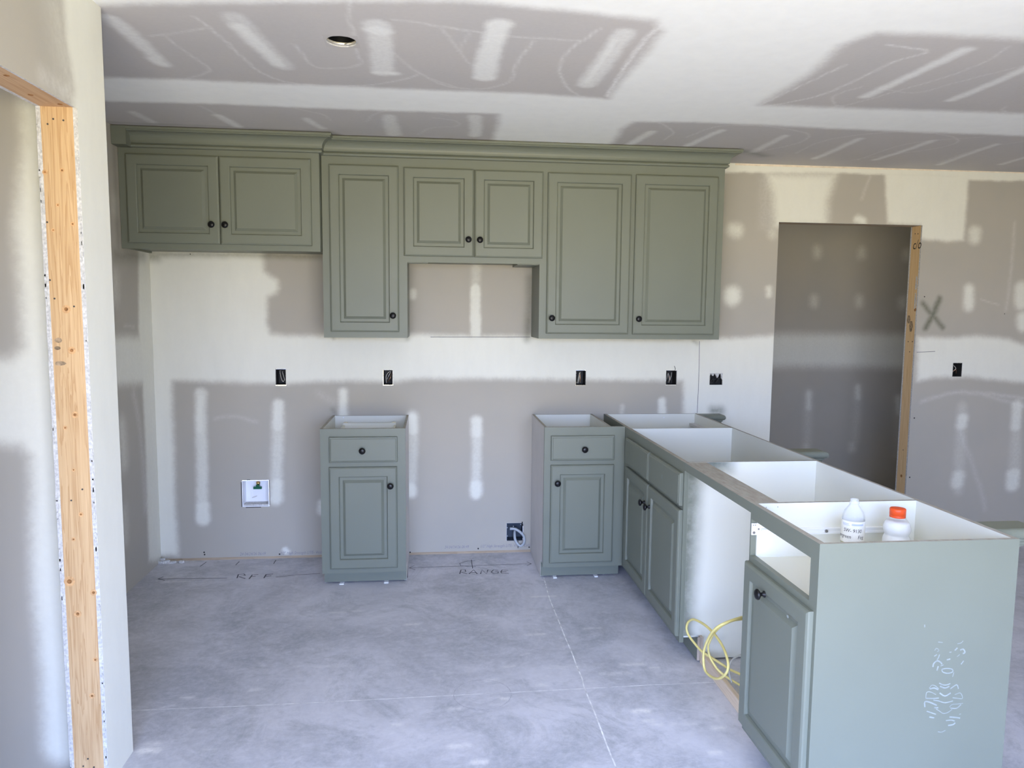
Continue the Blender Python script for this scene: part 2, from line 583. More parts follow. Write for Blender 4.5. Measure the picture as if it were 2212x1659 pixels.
def surf(name, axis, val, ul, vl, mat, holes=(), shapes=(), depth=0.0, edge_mat=None, parent=None, pixels=True, kind='structure', warp=0.006):
    """flat surface on a plane axis=val as a fine grid with rectangular holes; 'shapes' paint the plaster / dust / overspray
    masks into vertex attributes.  axis 1: u=x v=z ; axis 0: u=y v=z ; axis 2: u=x v=y"""
    ua, va = {1: (0, 2), 0: (1, 2), 2: (0, 1)}[axis]
    nu, nv = len(ul), len(vl)
    U, V = np.meshgrid(ul, vl, indexing='ij')
    U, V = U.ravel(), V.ravel()
    P = np.zeros((nu * nv, 3))
    P[:, ua], P[:, va], P[:, axis] = U, V, val
    if parent is not None:
        P = P - OFF.get(parent, np.zeros(3))
    cu, cv = (ul[:-1] + ul[1:]) / 2, (vl[:-1] + vl[1:]) / 2
    keep = np.ones((nu - 1, nv - 1), bool)
    for (a0, a1, b0, b1) in holes:
        keep &= ~(((cu > a0) & (cu < a1))[:, None] & ((cv > b0) & (cv < b1))[None, :])
    I, J = np.nonzero(keep)
    q = np.stack([I * nv + J, (I + 1) * nv + J, (I + 1) * nv + J + 1, I * nv + J + 1], 1)
    verts, faces = [tuple(p) for p in P], [tuple(int(k) for k in r) for r in q]
    nmain = len(faces)
    if depth:
        o_ = OFF.get(parent, np.zeros(3)) if parent is not None else np.zeros(3)
        for (a0, a1, b0, b1) in holes:
            c = [(a0, b0), (a1, b0), (a1, b1), (a0, b1)]
            b = len(verts)
            for dd in (0, depth):
                for (a_, b_) in c:
                    p = np.zeros(3)
                    p[ua], p[va], p[axis] = a_, b_, val + dd
                    verts.append(tuple(p - o_))
            for k in range(4):
                if c[k][1] == c[(k + 1) % 4][1] and c[k][1] <= vl[0] + 1e-6:
                    continue
                faces.append((b + k, b + (k + 1) % 4, b + 4 + (k + 1) % 4, b + 4 + k))
    me = bpy.data.meshes.new(name)
    me.from_pydata(verts, [], faces)
    me.materials.append(MATS[mat])
    if edge_mat:
        me.materials.append(MATS[edge_mat])
        me.polygons.foreach_set('material_index', [0] * nmain + [1] * (len(faces) - nmain))
    chans = {}
    Uw, Vw = U + wob(U, V, warp, 11), V + wob(U, V, warp, 12)
    for sh in shapes:
        ch, typ, pts, size, soft, value = sh[:6]
        if pixels:
            pts = [px(p[0], p[1], axis, val)[[ua, va]] for p in pts]
        if ch not in chans:
            chans[ch] = np.zeros(U.shape)
        if typ == 'poly':
            d = sd_poly(Uw, Vw, pts) - size
        elif typ == 'line':
            d = sd_line(Uw, Vw, pts) - size
        elif typ == 'curve':
            d = sd_line(Uw, Vw, catmull([(p[0], p[1], 0) for p in pts], 6)[:, :2]) - size
        a = np.clip(0.5 - d / (2 * soft), 0, 1)
        a = a * a * (3 - 2 * a)
        if len(sh) > 6 and sh[6] == 'max':
            chans[ch] = np.maximum(chans[ch], a * value)
        else:
            chans[ch] = chans[ch] * (1 - a) + a * value
    for ch, arr in chans.items():
        at = me.attributes.new(ch, 'FLOAT', 'POINT')
        full = np.zeros(len(verts), np.float32)
        full[:len(arr)] = arr
        at.data.foreach_set('value', full)
    me.update()
    o = new_obj(name, me, parent)
    if parent is None and kind:
        o['kind'] = kind
    return o


def struct(mb, name, mats, parent=None):
    o = mb.build(name, mats, parent)
    if parent is None:
        o['kind'] = 'structure'
    return o


def text_mesh(s, size, shear=0.0):
    cu = bpy.data.curves.new('lettering', 'FONT')
    cu.body = s
    cu.size = size
    cu.shear = shear
    cu.resolution_u = 3
    ob = bpy.data.objects.new('lettering', cu)
    COL.objects.link(ob)
    dg = bpy.context.evaluated_depsgraph_get()
    me = bpy.data.meshes.new_from_object(ob.evaluated_get(dg))
    vs = [tuple(v.co) for v in me.vertices]
    fs = [tuple(p.vertices) for p in me.polygons]
    bpy.data.objects.remove(ob)
    bpy.data.curves.remove(cu)
    bpy.data.meshes.remove(me)
    return vs, fs


def discs(name, items, mat, parent, seg=10):
    """one small disc part per item (p0, p1, r)"""
    for p0, p1, r in items:
        MB().cyl(p0, p1, r, seg=seg).build(name, mat, parent)


def lettering(name, s, size, fn, mat, parent, shear=0.0, sxy=(1, 1)):
    vs, fs = text_mesh(s, size, shear)
    mb = MB()
    mb.add([fn(v[0] * sxy[0], v[1] * sxy[1]) for v in vs], fs)
    return mb.build(name, mat, parent, recalc=False)


# ------------------------------------------------------------------ back wall
DXL, DXR, DZT = 2.7784, 3.748, 2.1015
BOXES = [(-0.335, -0.274, 1.070, 1.168), (0.301, 0.361, 1.069, 1.163), (1.493, 1.557, 1.065, 1.161), (2.074, 2.144, 1.067, 1.161),
         (2.362, 2.447, 1.068, 1.142), (4.026, 4.092, 1.120, 1.212)]
ICE = (-0.548, -0.388, 0.327, 0.491)
RNG = (1.065, 1.172, 0.075, 0.191)
holes = [(DXL, DXR, 0.0, DZT)] + BOXES + [ICE, RNG]
ul = lines(X0, XR, 0.010, X0, 4.75, 0.5, [h for b in holes for h in b[:2]])
vl = lines(0.016, H, 0.010, None, None, 0.5, [h for b in holes for h in b[2:]])
M, S, O = 'mud', 'sand', 'overspray_shade'
wall_shapes = [
    (M, 'poly', [(300, 530), (571, 530), (574, 585), (588, 598), (603, 606), (606, 622), (600, 634), (580, 642), (577, 700), (584, 724), (640, 728), (690, 727),
                 (880, 726), (1150, 728), (1560, 735), (1675, 726), (1675, 1010), (1480, 1010), (1474, 900), (1474, 824), (1250, 822), (1100, 822), (1000, 821),
                 (900, 818), (852, 826), (700, 824), (600, 829), (440, 826), (372, 825), (377, 950), (380, 1080), (384, 1170), (384, 1200), (330, 1200)], 0, 0.028, 0.97),
    (M, 'poly', [(1655, 376), (1805, 376), (1786, 430), (1784, 486), (1672, 486), (1668, 420)], 0, 0.05, 0.95),
    (M, 'poly', [(1560, 345), (2300, 372), (2300, 392), (2090, 386), (2060, 380), (1915, 376), (1805, 374), (1660, 374), (1560, 372)], 0, 0.010, 0.95),
    (M, 'poly', [(1915, 372), (2092, 378), (2090, 440), (2086, 518), (2050, 522), (2020, 518), (1990, 515), (1990, 486), (1916, 482)], 0, 0.02, 0.95),
    (M, 'poly', [(1980, 729), (2060, 730), (2110, 727), (2180, 734), (2230, 752), (2230, 828), (2160, 822), (2090, 816), (2020, 818), (1978, 826)], 0, 0.028, 0.95),
    (S, 'poly', [(1640, 385), (1664, 385), (1668, 500), (1640, 490)], 0, 0.04, 0.16),
    (M, 'line', [(433, 852), (437, 960), (438, 1060), (440, 1122)], 0.033, 0.020, 0.75, 'max'),
    (M, 'line', [(433, 860), (434, 930)], 0.026, 0.02, 0.9, 'max'), (M, 'line', [(440, 1090), (441, 1120)], 0.040, 0.02, 0.9, 'max'),
    (M, 'line', [(597, 880), (596, 1000), (597, 1075)], 0.034, 0.024, 0.62, 'max'), (M, 'line', [(598, 875), (596, 925)], 0.032, 0.02, 0.85, 'max'),
    (M, 'line', [(597, 1040), (597, 1075)], 0.036, 0.025, 0.9, 'max'),
    (M, 'line', [(742, 848), (742, 900)], 0.025, 0.02, 0.9, 'max'), (M, 'line', [(892, 898), (893, 980), (889, 1060)], 0.032, 0.022, 0.60, 'max'),
    (M, 'line', [(891, 900), (892, 930)], 0.030, 0.02, 0.95, 'max'), (M, 'line', [(888, 1050), (888, 1062)], 0.036, 0.02, 0.9, 'max'),
    (M, 'line', [(1030, 908), (1030, 1068)], 0.030, 0.02, 0.60, 'max'), (M, 'line', [(1030, 910), (1030, 935)], 0.034, 0.02, 0.85, 'max'),
    (M, 'line', [(1030, 1045), (1030, 1066)], 0.036, 0.02, 0.9, 'max'), (M, 'line', [(1428, 866), (1428, 905)], 0.024, 0.015, 0.9, 'max'),
    (M, 'line', [(1342, 880), (1342, 905)], 0.012, 0.015, 0.45, 'max'), (M, 'line', [(693, 1085), (693, 1105)], 0.022, 0.015, 0.7, 'max'),
    (M, 'line', [(1027, 622), (1028, 735)], 0.030, 0.012, 0.85, 'max'), (M, 'line', [(1027, 578), (1027, 620)], 0.028, 0.02, 0.40, 'max'),
    (M, 'line', [(891, 630), (891, 640)], 0.020, 0.015, 0.6, 'max'), (M, 'line', [(618, 1187), (622, 1192)], 0.018, 0.01, 0.8, 'max'),
    (M, 'line', [(1583, 494), (1590, 496)], 0.040, 0.035, 0.72, 'max'), (M, 'line', [(1583, 636), (1583, 645)], 0.048, 0.035, 0.95, 'max'),
    (M, 'line', [(1661, 624), (1661, 638)], 0.018, 0.02, 0.75, 'max'), (M, 'line', [(1668, 500), (1668, 503)], 0.028, 0.03, 0.42, 'max'),
    (M, 'line', [(1850, 473), (1862, 476)], 0.022, 0.022, 0.85, 'max'),
    (M, 'line', [(2108, 500), (2108, 514)], 0.040, 0.03, 0.72, 'max'), (M, 'line', [(2095, 625), (2092, 660)], 0.036, 0.03, 0.85, 'max'),
    (M, 'line', [(2210, 625), (2210, 655)], 0.05, 0.03, 0.8, 'max'), (M, 'line', [(2212, 690), (2212, 702)], 0.045, 0.03, 0.9, 'max'),
    (M, 'line', [(2076, 905), (2074, 918)], 0.040, 0.025, 0.75, 'max'), (M, 'line', [(2072, 1025), (2069, 1042)], 0.040, 0.03, 0.72, 'max'),
    (M, 'line', [(2075, 880), (2072, 1055)], 0.034, 0.03, 0.26, 'max'), (M, 'line', [(2197, 880), (2192, 920)], 0.040, 0.025, 0.70, 'max'),
    (M, 'line', [(2186, 1022), (2185, 1045)], 0.045, 0.025, 0.75, 'max'), (M, 'line', [(2194, 900), (2186, 1040)], 0.038, 0.03, 0.28, 'max'),
    # sanding marks
    (S, 'curve', [(1990, 870), (2050, 850), (2110, 850), (2212, 862)], 0.006, 0.02, 0.35, 'max'), (S, 'curve', [(2110, 850), (2160, 865), (2212, 880)], 0.006, 0.02, 0.3, 'max'),
    (S, 'curve', [(2070, 930), (2100, 1000), (2120, 1060), (2128, 1100)], 0.006, 0.03, 0.25, 'max'), (S, 'curve', [(2192, 480), (2188, 560), (2180, 640), (2175, 670)], 0.006, 0.02, 0.28, 'max'),
    (S, 'line', [(2120, 645), (2160, 660)], 0.003, 0.008, 0.3, 'max'), (S, 'line', [(1880, 380), (1860, 430)], 0.003, 0.02, 0.35, 'max'),
    (S, 'curve', [(465, 905), (500, 900), (550, 912)], 0.004, 0.02, 0.28, 'max'), (S, 'line', [(690, 850), (720, 870)], 0.01, 0.04, 0.2, 'max'),
    # green overspray from painting the cabinets in place; shade painted beside the range gap
    (O, 'line', [(1140, 690), (1140, 735)], 0.014, 0.032, 0.60, 'max'), (O, 'line', [(1141, 600), (1141, 735)], 0.020, 0.028, 0.38, 'max'),  # the longer stroke is a painted shadow strip at the range gap
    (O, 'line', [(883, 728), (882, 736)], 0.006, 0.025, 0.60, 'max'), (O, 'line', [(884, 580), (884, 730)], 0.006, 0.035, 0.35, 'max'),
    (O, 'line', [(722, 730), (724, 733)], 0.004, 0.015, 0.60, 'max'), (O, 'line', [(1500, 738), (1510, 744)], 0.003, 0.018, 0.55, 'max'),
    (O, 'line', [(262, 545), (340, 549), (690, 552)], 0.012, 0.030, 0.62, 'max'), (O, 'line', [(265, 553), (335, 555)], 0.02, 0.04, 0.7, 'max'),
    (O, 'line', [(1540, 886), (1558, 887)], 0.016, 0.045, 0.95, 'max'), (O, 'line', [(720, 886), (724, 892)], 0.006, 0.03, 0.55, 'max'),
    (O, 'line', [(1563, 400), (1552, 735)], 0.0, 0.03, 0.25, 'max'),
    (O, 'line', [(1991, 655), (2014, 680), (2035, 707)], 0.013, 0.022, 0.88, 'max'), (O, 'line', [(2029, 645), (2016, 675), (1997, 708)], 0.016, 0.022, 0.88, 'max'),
]
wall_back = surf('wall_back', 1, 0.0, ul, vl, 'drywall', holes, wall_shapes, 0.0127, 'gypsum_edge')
for a_, b_ in ((X0, DXL), (DXR, XR)):
    struct(MB().box(a_, b_, 0.003, 0.09, 0.0, 0.034), 'bottom_plate', 'pine_plate', wall_back)
mb = MB()
tp = [px(u, v, 1, 0) for u, v in ((1588, 357), (1750, 362), (1900, 366), (2060, 370), (2250, 376))]
for a, b in zip(tp[:-1], tp[1:]):
    mb.add([(a[0], -0.0006, a[2]), (b[0], -0.0006, b[2]), (b[0], -0.0006, H - 0.001), (a[0], -0.0006, H - 0.001)], [(0, 1, 2, 3)])
mb.build('corner_tape', 'paper_tape', wall_back, recalc=False)


def on_back(u, v, d=0.0007):
    return (u, -d, v)


for s, x, z, size in (("24 04/24/26 06:49", 518, 1200, 0.026), ('1/2" High Strength LITE- Wall', 605, 1198, 0.026),
                      ("24 04/24/26 06:49", 960, 1185, 0.026), ('1/2" High Strength LITE- Wall & Ceiling', 1037, 1183, 0.026)):
    p = px(x, z, 1, 0)
    lettering('printed_lettering', s, size, lambda a, b, p=p: on_back(p[0] + a, p[2] + b), 'board_print', wall_back, 0.25, (0.80, 1.0))
its = []
for (u, v), r in (((441, 1193), .005), ((442, 1198), .005), ((604, 1197), .005), ((886, 1193), .005), ((1033, 1185), .005), ((1143, 1182), .005),
                  ((1975, 903), .005), ((1965, 1031), .005), ((1997, 641), .004), ((2170, 678), .003), ((309, 563), .004), ((411, 549), .003)):
    p = px(u, v, 1, 0)
    its.append(((p[0], 0.001, p[2]), (p[0], -0.0008, p[2]), r))
discs('screw_head', its, 'marker_ink', wall_back, 8)
# hairline cracks in the plaster
for pts in (((1511, 737), (1510, 800), (1508, 850), (1506, 892)), ((930, 728), (1145, 728)), ((1980, 761), (2020, 759))):
    q = [px(u, v, 1, 0)[[0, 2]] for u, v in pts]
    MB().ribbon(q, 0.0028, on_back).build('plaster_crack', 'graphite', wall_back, recalc=False)

# framing of the cased opening in the back wall
d1 = MB().box(DXR, DXR + 0.038, 0.0127, 0.1016, 0.0, DZT).build('door_1', 'pine_jamb')
d1['kind'] = 'structure'
MB().box(DXL - 0.038, DXL, 0.0127, 0.1016, 0.0, DZT).build('jamb_stud', 'pine_stud', d1)
MB().box(DXL - 0.038, DXR + 0.038, 0.0127, 0.1016, DZT, DZT + 0.09).build('header', 'pine_plate', d1)
MB().box(DXR - 0.0, DXR + 0.02, 0.1016, 0.1143, 0.0, DZT).build('drywall_edge', 'gypsum_edge', d1)


def on_jamb(y, z):                     # left-facing side of the right jamb
    return (DXR - 0.0008, y, z)


lettering('marker_lettering', 'c/o', 0.085, lambda a, b: on_jamb(0.085 - a * 0.8, 1.955 + b), 'marker_ink', d1, 0.2)
for (u, v, r) in ((1977, 669, .011), (1947, 1028, .010)):
    p = px(u, v, 0, DXR)
    MB().cyl((DXR + .001, p[1], p[2]), (DXR - .0006, p[1], p[2]), r, seg=14).build('knot', 'knot', d1)
for (u, v) in ((1977, 505), (1983, 505), (1962, 738), (1971, 738), (1965, 760), (1951, 972), (1946, 1065), (1955, 1072)):
    p = px(u, v, 0, DXR)
    MB().cyl((DXR + .001, p[1], p[2]), (DXR - .0008, p[1], p[2]), .004, seg=8).build('nail', 'steel_nail', d1)
for (u, v, a, b) in ((1980, 603, .010, .022), (1979, 617, .012, .03), (1977, 650, .010, .06)):
    p = px(u, v, 0, DXR)
    mb = MB()
    mb.add([(DXR - .001, p[1] + a * math.cos(k * 1.05) * (.7 + .3 * (k % 2)), p[2] + b * math.sin(k * 1.05)) for k in range(6)], [tuple(range(6))])
    mb.build('plaster_smear', 'gypsum_edge', d1, recalc=False)
for (u, v, a, b) in ((1963, 690, .018, .03), (1968, 705, .02, .04)):
    p = px(u, v, 0, DXR)
    mb = MB()
    mb.add([(DXR - .0006, p[1] + a * math.cos(k * 1.05), p[2] + b * math.sin(k * 1.05)) for k in range(6)], [tuple(range(6))])
    mb.build('smudge', 'smudge', d1, recalc=False)

# pantry behind the opening
YP = 1.40
pan = [
    (M, 'poly', [(1600, 722), (1960, 722), (2060, 722), (2060, 800), (1960, 796), (1850, 793), (1600, 795)], 0, 0.06, 0.85)]
for u, v, r in ((1767, 543, .05), (1863, 545, .045), (1958, 548, .05), (1757, 650, .05), (1858, 650, .055), (1952, 655, .055), (1743, 965, .035), (1842, 962, .035)):
    pan.append((M, 'line', [(u, v - 4), (u, v + 5)], r * 0.6, 0.05, 0.62, 'max'))
for u, v0, v1 in ((1748, 850, 880), (1851, 838, 860), (1940, 860, 890)):
    pan.append((M, 'line', [(u, v0), (u, v1)], 0.026, 0.03, 0.72, 'max'))
    pan.append((M, 'line', [(u, v0), (u - 4, v1 + 90)], 0.030, 0.05, 0.30, 'max'))
surf('wall_pantry', 1, YP, lines(2.3, 5.6, 0.015), lines(0.0, H, 0.015), 'drywall', (), pan)
struct(MB().box(2.30, 2.32, 0.115, YP, 0, H), 'wall_pantry_left', 'drywall')
struct(MB().box(5.58, 5.6, 0.115, YP, 0, H), 'wall_pantry_right', 'drywall')

# ------------------------------------------------------------------ nook side wall, return wall, entry wall, hall
left_shapes = [
    (M, 'poly', [(300, 520), (330, 520), (350, 1210), (322, 1210), (308, 830), (300, 730)], 0, 0.03, 0.9),
    (M, 'poly', [(200, 728), (360, 730), (360, 822), (200, 838)], 0, 0.04, 0.85, 'max'),
    (M, 'line', [(250, 600), (250, 640)], 0.04, 0.06, 0.35, 'max'), (M, 'line', [(262, 920), (268, 1000)], 0.04, 0.06, 0.5, 'max'),
    (M, 'line', [(270, 1100), (272, 1160)], 0.03, 0.05, 0.35, 'max'), (M, 'line', [(248, 430), (248, 450)], 0.03, 0.05, 0.4, 'max'),
    (S, 'curve', [(288, 850), (300, 920), (308, 1000), (314, 1100)], 0.01, 0.05, 0.35, 'max'), (S, 'line', [(268, 706), (290, 708)], 0.004, 0.015, 0.3, 'max'),
    (O, 'line', [(246, 320), (252, 440), (258, 545)], 0.004, 0.05, 0.55, 'max'),
    (O, 'line', [(252, 552), (262, 553), (310, 551)], 0.02, 0.06, 0.6, 'max'),
]
surf('wall_left', 0, X0, lines(YC, 0.0, 0.012, -1.0, 0.0), lines(0.0, H, 0.012), 'drywall', (), left_shapes, warp=0.004)
struct(MB().box(X0, XW - 0.013, YC - 0.012, YC, 0, H), 'wall_return', 'drywall')
DY0, DY1, DZ2 = -3.02, YJ, 2.1031
ent_shapes = [
    (M, 'poly', [(152, 240), (158, 190), (140, 80), (132, -60), (400, -60), (400, 1900), (100, 1900)], 0, 0.035, 0.97),
    (M, 'line', [(120, 20), (150, 180)], 0.03, 0.10, 0.45, 'max'),
    (S, 'line', [(90, 160), (145, 200)], 0.01, 0.04, 0.4, 'max'),
]
entry = surf('wall_entry', 0, XW, lines(YR, YC, 0.012, -2.75, YC, 0.5, (DY0, DY1) + FILL_WIN_E[:2]), lines(0.0, H, 0.012, None, None, 0.5, (DZ2,) + FILL_WIN_E[2:]), 'drywall',
             [(DY0, DY1, 0.0, DZ2), FILL_WIN_E], ent_shapes, -0.0127, 'gypsum_edge', warp=0.003)
struct(MB().box(XW - 0.0127, XW, YC - 0.001, YC, 0, H), 'corner_edge', 'drywall', entry)
XHALL = -0.5403
hallside = surf('wall_hall_side', 0, XHALL, lines(YH, -2.1, 0.03, -2.6, -2.1, 0.5, (DY0, DY1)), lines(0.0, H, 0.05, None, None, 0.5, (DZ2,)), 'drywall',
                [(DY0, DY1, 0.0, DZ2)], [(M, 'poly', [(-9, -1), (0, -1), (0, 3), (-9, 3)], 0, 0.01, 0.9)], 0.0127, 'gypsum_edge', pixels=False)
hall_shapes = [
    (M, 'poly', [(28, -80), (55, 300), (30, 480), (40, 620), (48, 750), (20, 775), (-60, 775), (-60, 955), (40, 965), (62, 990), (70, 1250), (88, 1450), (96, 1620), (108, 1640), (130, 1648), (260, 1648), (260, -80)],
     0, 0.035, 0.92),
]
surf('wall_hall', 1, -2.1, lines(XH, XHALL, 0.01, -1.0, XHALL), lines(0.0, H, 0.012), 'drywall', (), hall_shapes, warp=0.003)
# ragged plaster bead along the cut drywall edges of the entry opening
mb = MB()
for z in np.arange(0.02, 2.08, 0.031):
    for x in (XW - 0.004, XHALL + 0.004):
        if rng.random() < 0.55:
            r = rng.uniform(0.0015, 0.0042)
            h = rng.uniform(0.008, 0.03)
            y = YJ - 0.001
            mb.prism([(x + r * math.cos(a_), z + h * math.sin(a_)) for a_ in np.linspace(0, 6.28, 7)[:-1]], lambda a_, b_, d: (a_, y - d, b_), 0, 0.0025)
o = mb.build('plaster_crumbs', 'gypsum_edge', entry)
o['kind'] = 'stuff'

# framing of the entry opening
JXL, JXR = -0.5276, -0.4382
d2 = MB().box(JXL, JXR, YJ, YJ + 0.038, 0.0, DZ2).build('door_2', 'pine_stud')
d2['kind'] = 'structure'
MB().box(JXL, JXR, DY0 - 0.038, DY0, 0.0, DZ2).build('jamb_stud', 'pine_stud', d2)
MB().box(JXL, JXR, DY0 - 0.038, YJ + 0.038, DZ2, DZ2 + 0.09).build('header', 'pine_header', d2)
for (u, v, r) in ((143, 668, .010), (134, 368, .005), (97, 372, .006), (157, 484, .005), (115, 497, .004), (125, 443, .004), (155, 757, .009), (162, 896, .008),
                  (141, 924, .005), (159, 1015, .004), (175, 1111, .006), (159, 1165, .005), (150, 1256, .013), (168, 1326, .009), (202, 1280, .008), (206, 1425, .006), (199, 1503, .007)):
    p = px(u, v, 1, YJ)
    k_ = MB().cyl((p[0], YJ + .001, p[2]), (p[0], YJ - .0004, p[2]), r * 1.25, seg=16).build('knot', 'knot_ring', d2)
    MB().cyl((p[0], YJ + .001, p[2]), (p[0], YJ - .0007, p[2]), r * .55, seg=12).build('knot_heart', 'knot', k_)
for (u, v) in ((103, 268), (115, 257), (137, 260), (118, 645), (160, 662), (178, 1057), (154, 1081), (190, 1639), (180, 1655), (203, 1657), (102, 480), (108, 605)):
    p = px(u, v, 1, YJ)
    MB().cyl((p[0], YJ + .001, p[2]), (p[0], YJ - .0009, p[2]), .0028, seg=8).build('nail', 'steel_nail', d2)
for (u, v, a, b) in ((126, 735, .012, .008), (124, 752, .010, .006), (130, 785, .020, .007)):
    p = px(u, v, 1, YJ)
    mb = MB()
    mb.add([(p[0] + a * math.cos(k * .785) * rng.uniform(.7, 1), YJ - .0005, p[2] + b * math.sin(k * .785)) for k in range(8)], [tuple(range(8))])
    mb.build('smudge', 'smudge', d2, recalc=False)
for (u, v) in ((14, 163), (66, 205), (130, 225)):
    p = px(u, v, 2, DZ2)
    MB().cyl((p[0], p[1], DZ2 + .001), (p[0], p[1], DZ2 - .0006), .007, seg=12).build('knot', 'knot', d2)

# ------------------------------------------------------------------ walls behind the camera, with the openings that light the place
surf('wall_front', 1, YR, lines(XW, XR, 0.3, None, None, 0.5, DOOR_R[:2]), lines(0.0, H, 0.3, None, None, 0.5, DOOR_R[2:]), 'drywall', [DOOR_R],
     [(M, 'poly', [(-9, -1), (9, -1), (9, 1.6), (-9, 1.6)], 0, 0.05, 0.5)], -0.12, 'gypsum_edge', pixels=False)
surf('wall_right', 0, XR, lines(YR, YP, 0.3, None, None, 0.5, WIN_R[:2]), lines(0.0, H, 0.3, None, None, 0.5, WIN_R[2:]), 'drywall', [WIN_R],
     [(M, 'poly', [(-9, 0.8), (9, 0.8), (9, 1.4), (-9, 1.4)], 0, 0.05, 0.9)], 0.12, 'gypsum_edge', pixels=False)
surf('wall_hall_back', 1, YH, lines(XH, XHALL, 0.3), lines(0.0, H, 0.3), 'drywall')
surf('wall_hall_left', 0, XH, lines(YH, YC, 0.1, None, None, 0.5, FILL_WIN_H[:2]), lines(0.0, H, 0.3, None, None, 0.5, FILL_WIN_H[2:]), 'drywall', [FILL_WIN_H],
     [(M, 'poly', [(-9, 0.8), (9, 0.8), (9, 1.4), (-9, 1.4)], 0, 0.05, 0.9)], -0.12, 'gypsum_edge', pixels=False)


def wframe(name, axis, val, a0, a1, b0, b1, mull):
    mb = MB()
    w = 0.05

    def bx(p0, p1, q0, q1):
        if axis == 1:
            mb.box(p0, p1, val - 0.04, val + 0.04, q0, q1)
        else:
            mb.box(val - 0.04, val + 0.04, p0, p1, q0, q1)
    bx(a0, a0 + w, b0, b1)
    bx(a1 - w, a1, b0, b1)
    bx(a0 + w, a1 - w, b0, b0 + w)
    bx(a0 + w, a1 - w, b1 - w, b1)
    for m in mull:
        bx(m - 0.035, m + 0.035, b0 + w, b1 - w)
    o = mb.build(name, 'vinyl_frame')
    o['kind'] = 'structure'


wframe('window_1', 1, YR - 0.06, *DOOR_R, (0.5, 1.45))
wframe('window_2', 0, XR + 0.06, *WIN_R, (-4.6,))
wframe('added_hall_window', 0, XH - 0.06, *FILL_WIN_H, (-3.15,))  # frame of the unseen window added to light the hall
wframe('added_side_opening', 0, XW - 0.06, *FILL_WIN_E, (-4.4,))  # frame of the added opening that brightens left-facing fronts

# ------------------------------------------------------------------ ceiling
CAN = px(738, 90, 2, H)
CR = 0.053
ceil_shapes = [
    (M, 'poly', [(-900, -900), (3200, -900), (3200, 420), (-900, 420)], 0.5, 0.02, 1.0),
    # bare board showing between the taped joints
    (M, 'poly', [(160, 8), (420, 6), (700, 2), (1000, 4), (1200, 20), (1425, 42), (1440, 66), (1375, 140), (1310, 214), (1180, 206), (900, 194), (600, 182), (400, 172), (150, 166)], 0, 0.035, 0.06),
    (M, 'poly', [(150, 216), (400, 224), (600, 231), (820, 240), (1074, 246), (1062, 320), (700, 320), (150, 290)], 0, 0.03, 0.06),
    (M, 'poly', [(1640, 228), (1760, 150), (1825, 95), (1900, 68), (2040, 74), (2180, 84), (2360, 95), (2360, 258), (2212, 246), (2000, 240), (1800, 232)], 0, 0.045, 0.06),
    (M, 'poly', [(1318, 320), (1340, 278), (1370, 264), (1500, 264), (1800, 279), (2212, 294), (2360, 300), (2360, 384), (1600, 372), (1318, 372)], 0, 0.035, 0.06),
]
for pts, r, v in (
        (((236, 38), (300, 92), (352, 138)), .030, .62), (((335, 128), (350, 138)), .032, .7), (((505, 36), (560, 96), (608, 143)), .040, .42), (((515, 55), (600, 140)), .030, .75),
        (((806, 52), (815, 100), (828, 156)), .045, .60), (((805, 62), (812, 66)), .045, .8), (((815, 155), (850, 158)), .026, .8), (((1072, 52), (1062, 110), (1052, 168)), .046, .80),
        (((1360, 68), (1320, 120), (1268, 184)), .040, .62), (((1340, 85), (1268, 180)), .024, .8),
        (((285, 243), (330, 264)), .025, .45), (((470, 250), (512, 272)), .025, .6), (((665, 258), (700, 276)), .022, .5), (((848, 252), (850, 290)), .035, .5), (((1026, 252), (1022, 292)), .032, .6),
        (((2085, 106), (1980, 155), (1868, 208)), .026, .72), (((2230, 140), (2060, 216)), .026, .62), (((2330, 150), (2250, 190)), .026, .6),
        (((1404, 286), (1362, 312)), .028, .6), (((1556, 283), (1490, 314)), .024, .6), (((1700, 294), (1630, 328)), .024, .5), (((1860, 300), (1756, 342)), .022, .6),
        (((2012, 304), (1892, 345)), .022, .55), (((2150, 312), (2030, 355)), .022, .5), (((2260, 325), (2170, 354)), .022, .5)):
    ceil_shapes.append((M, 'line', pts, r, 0.022, v, 'max'))
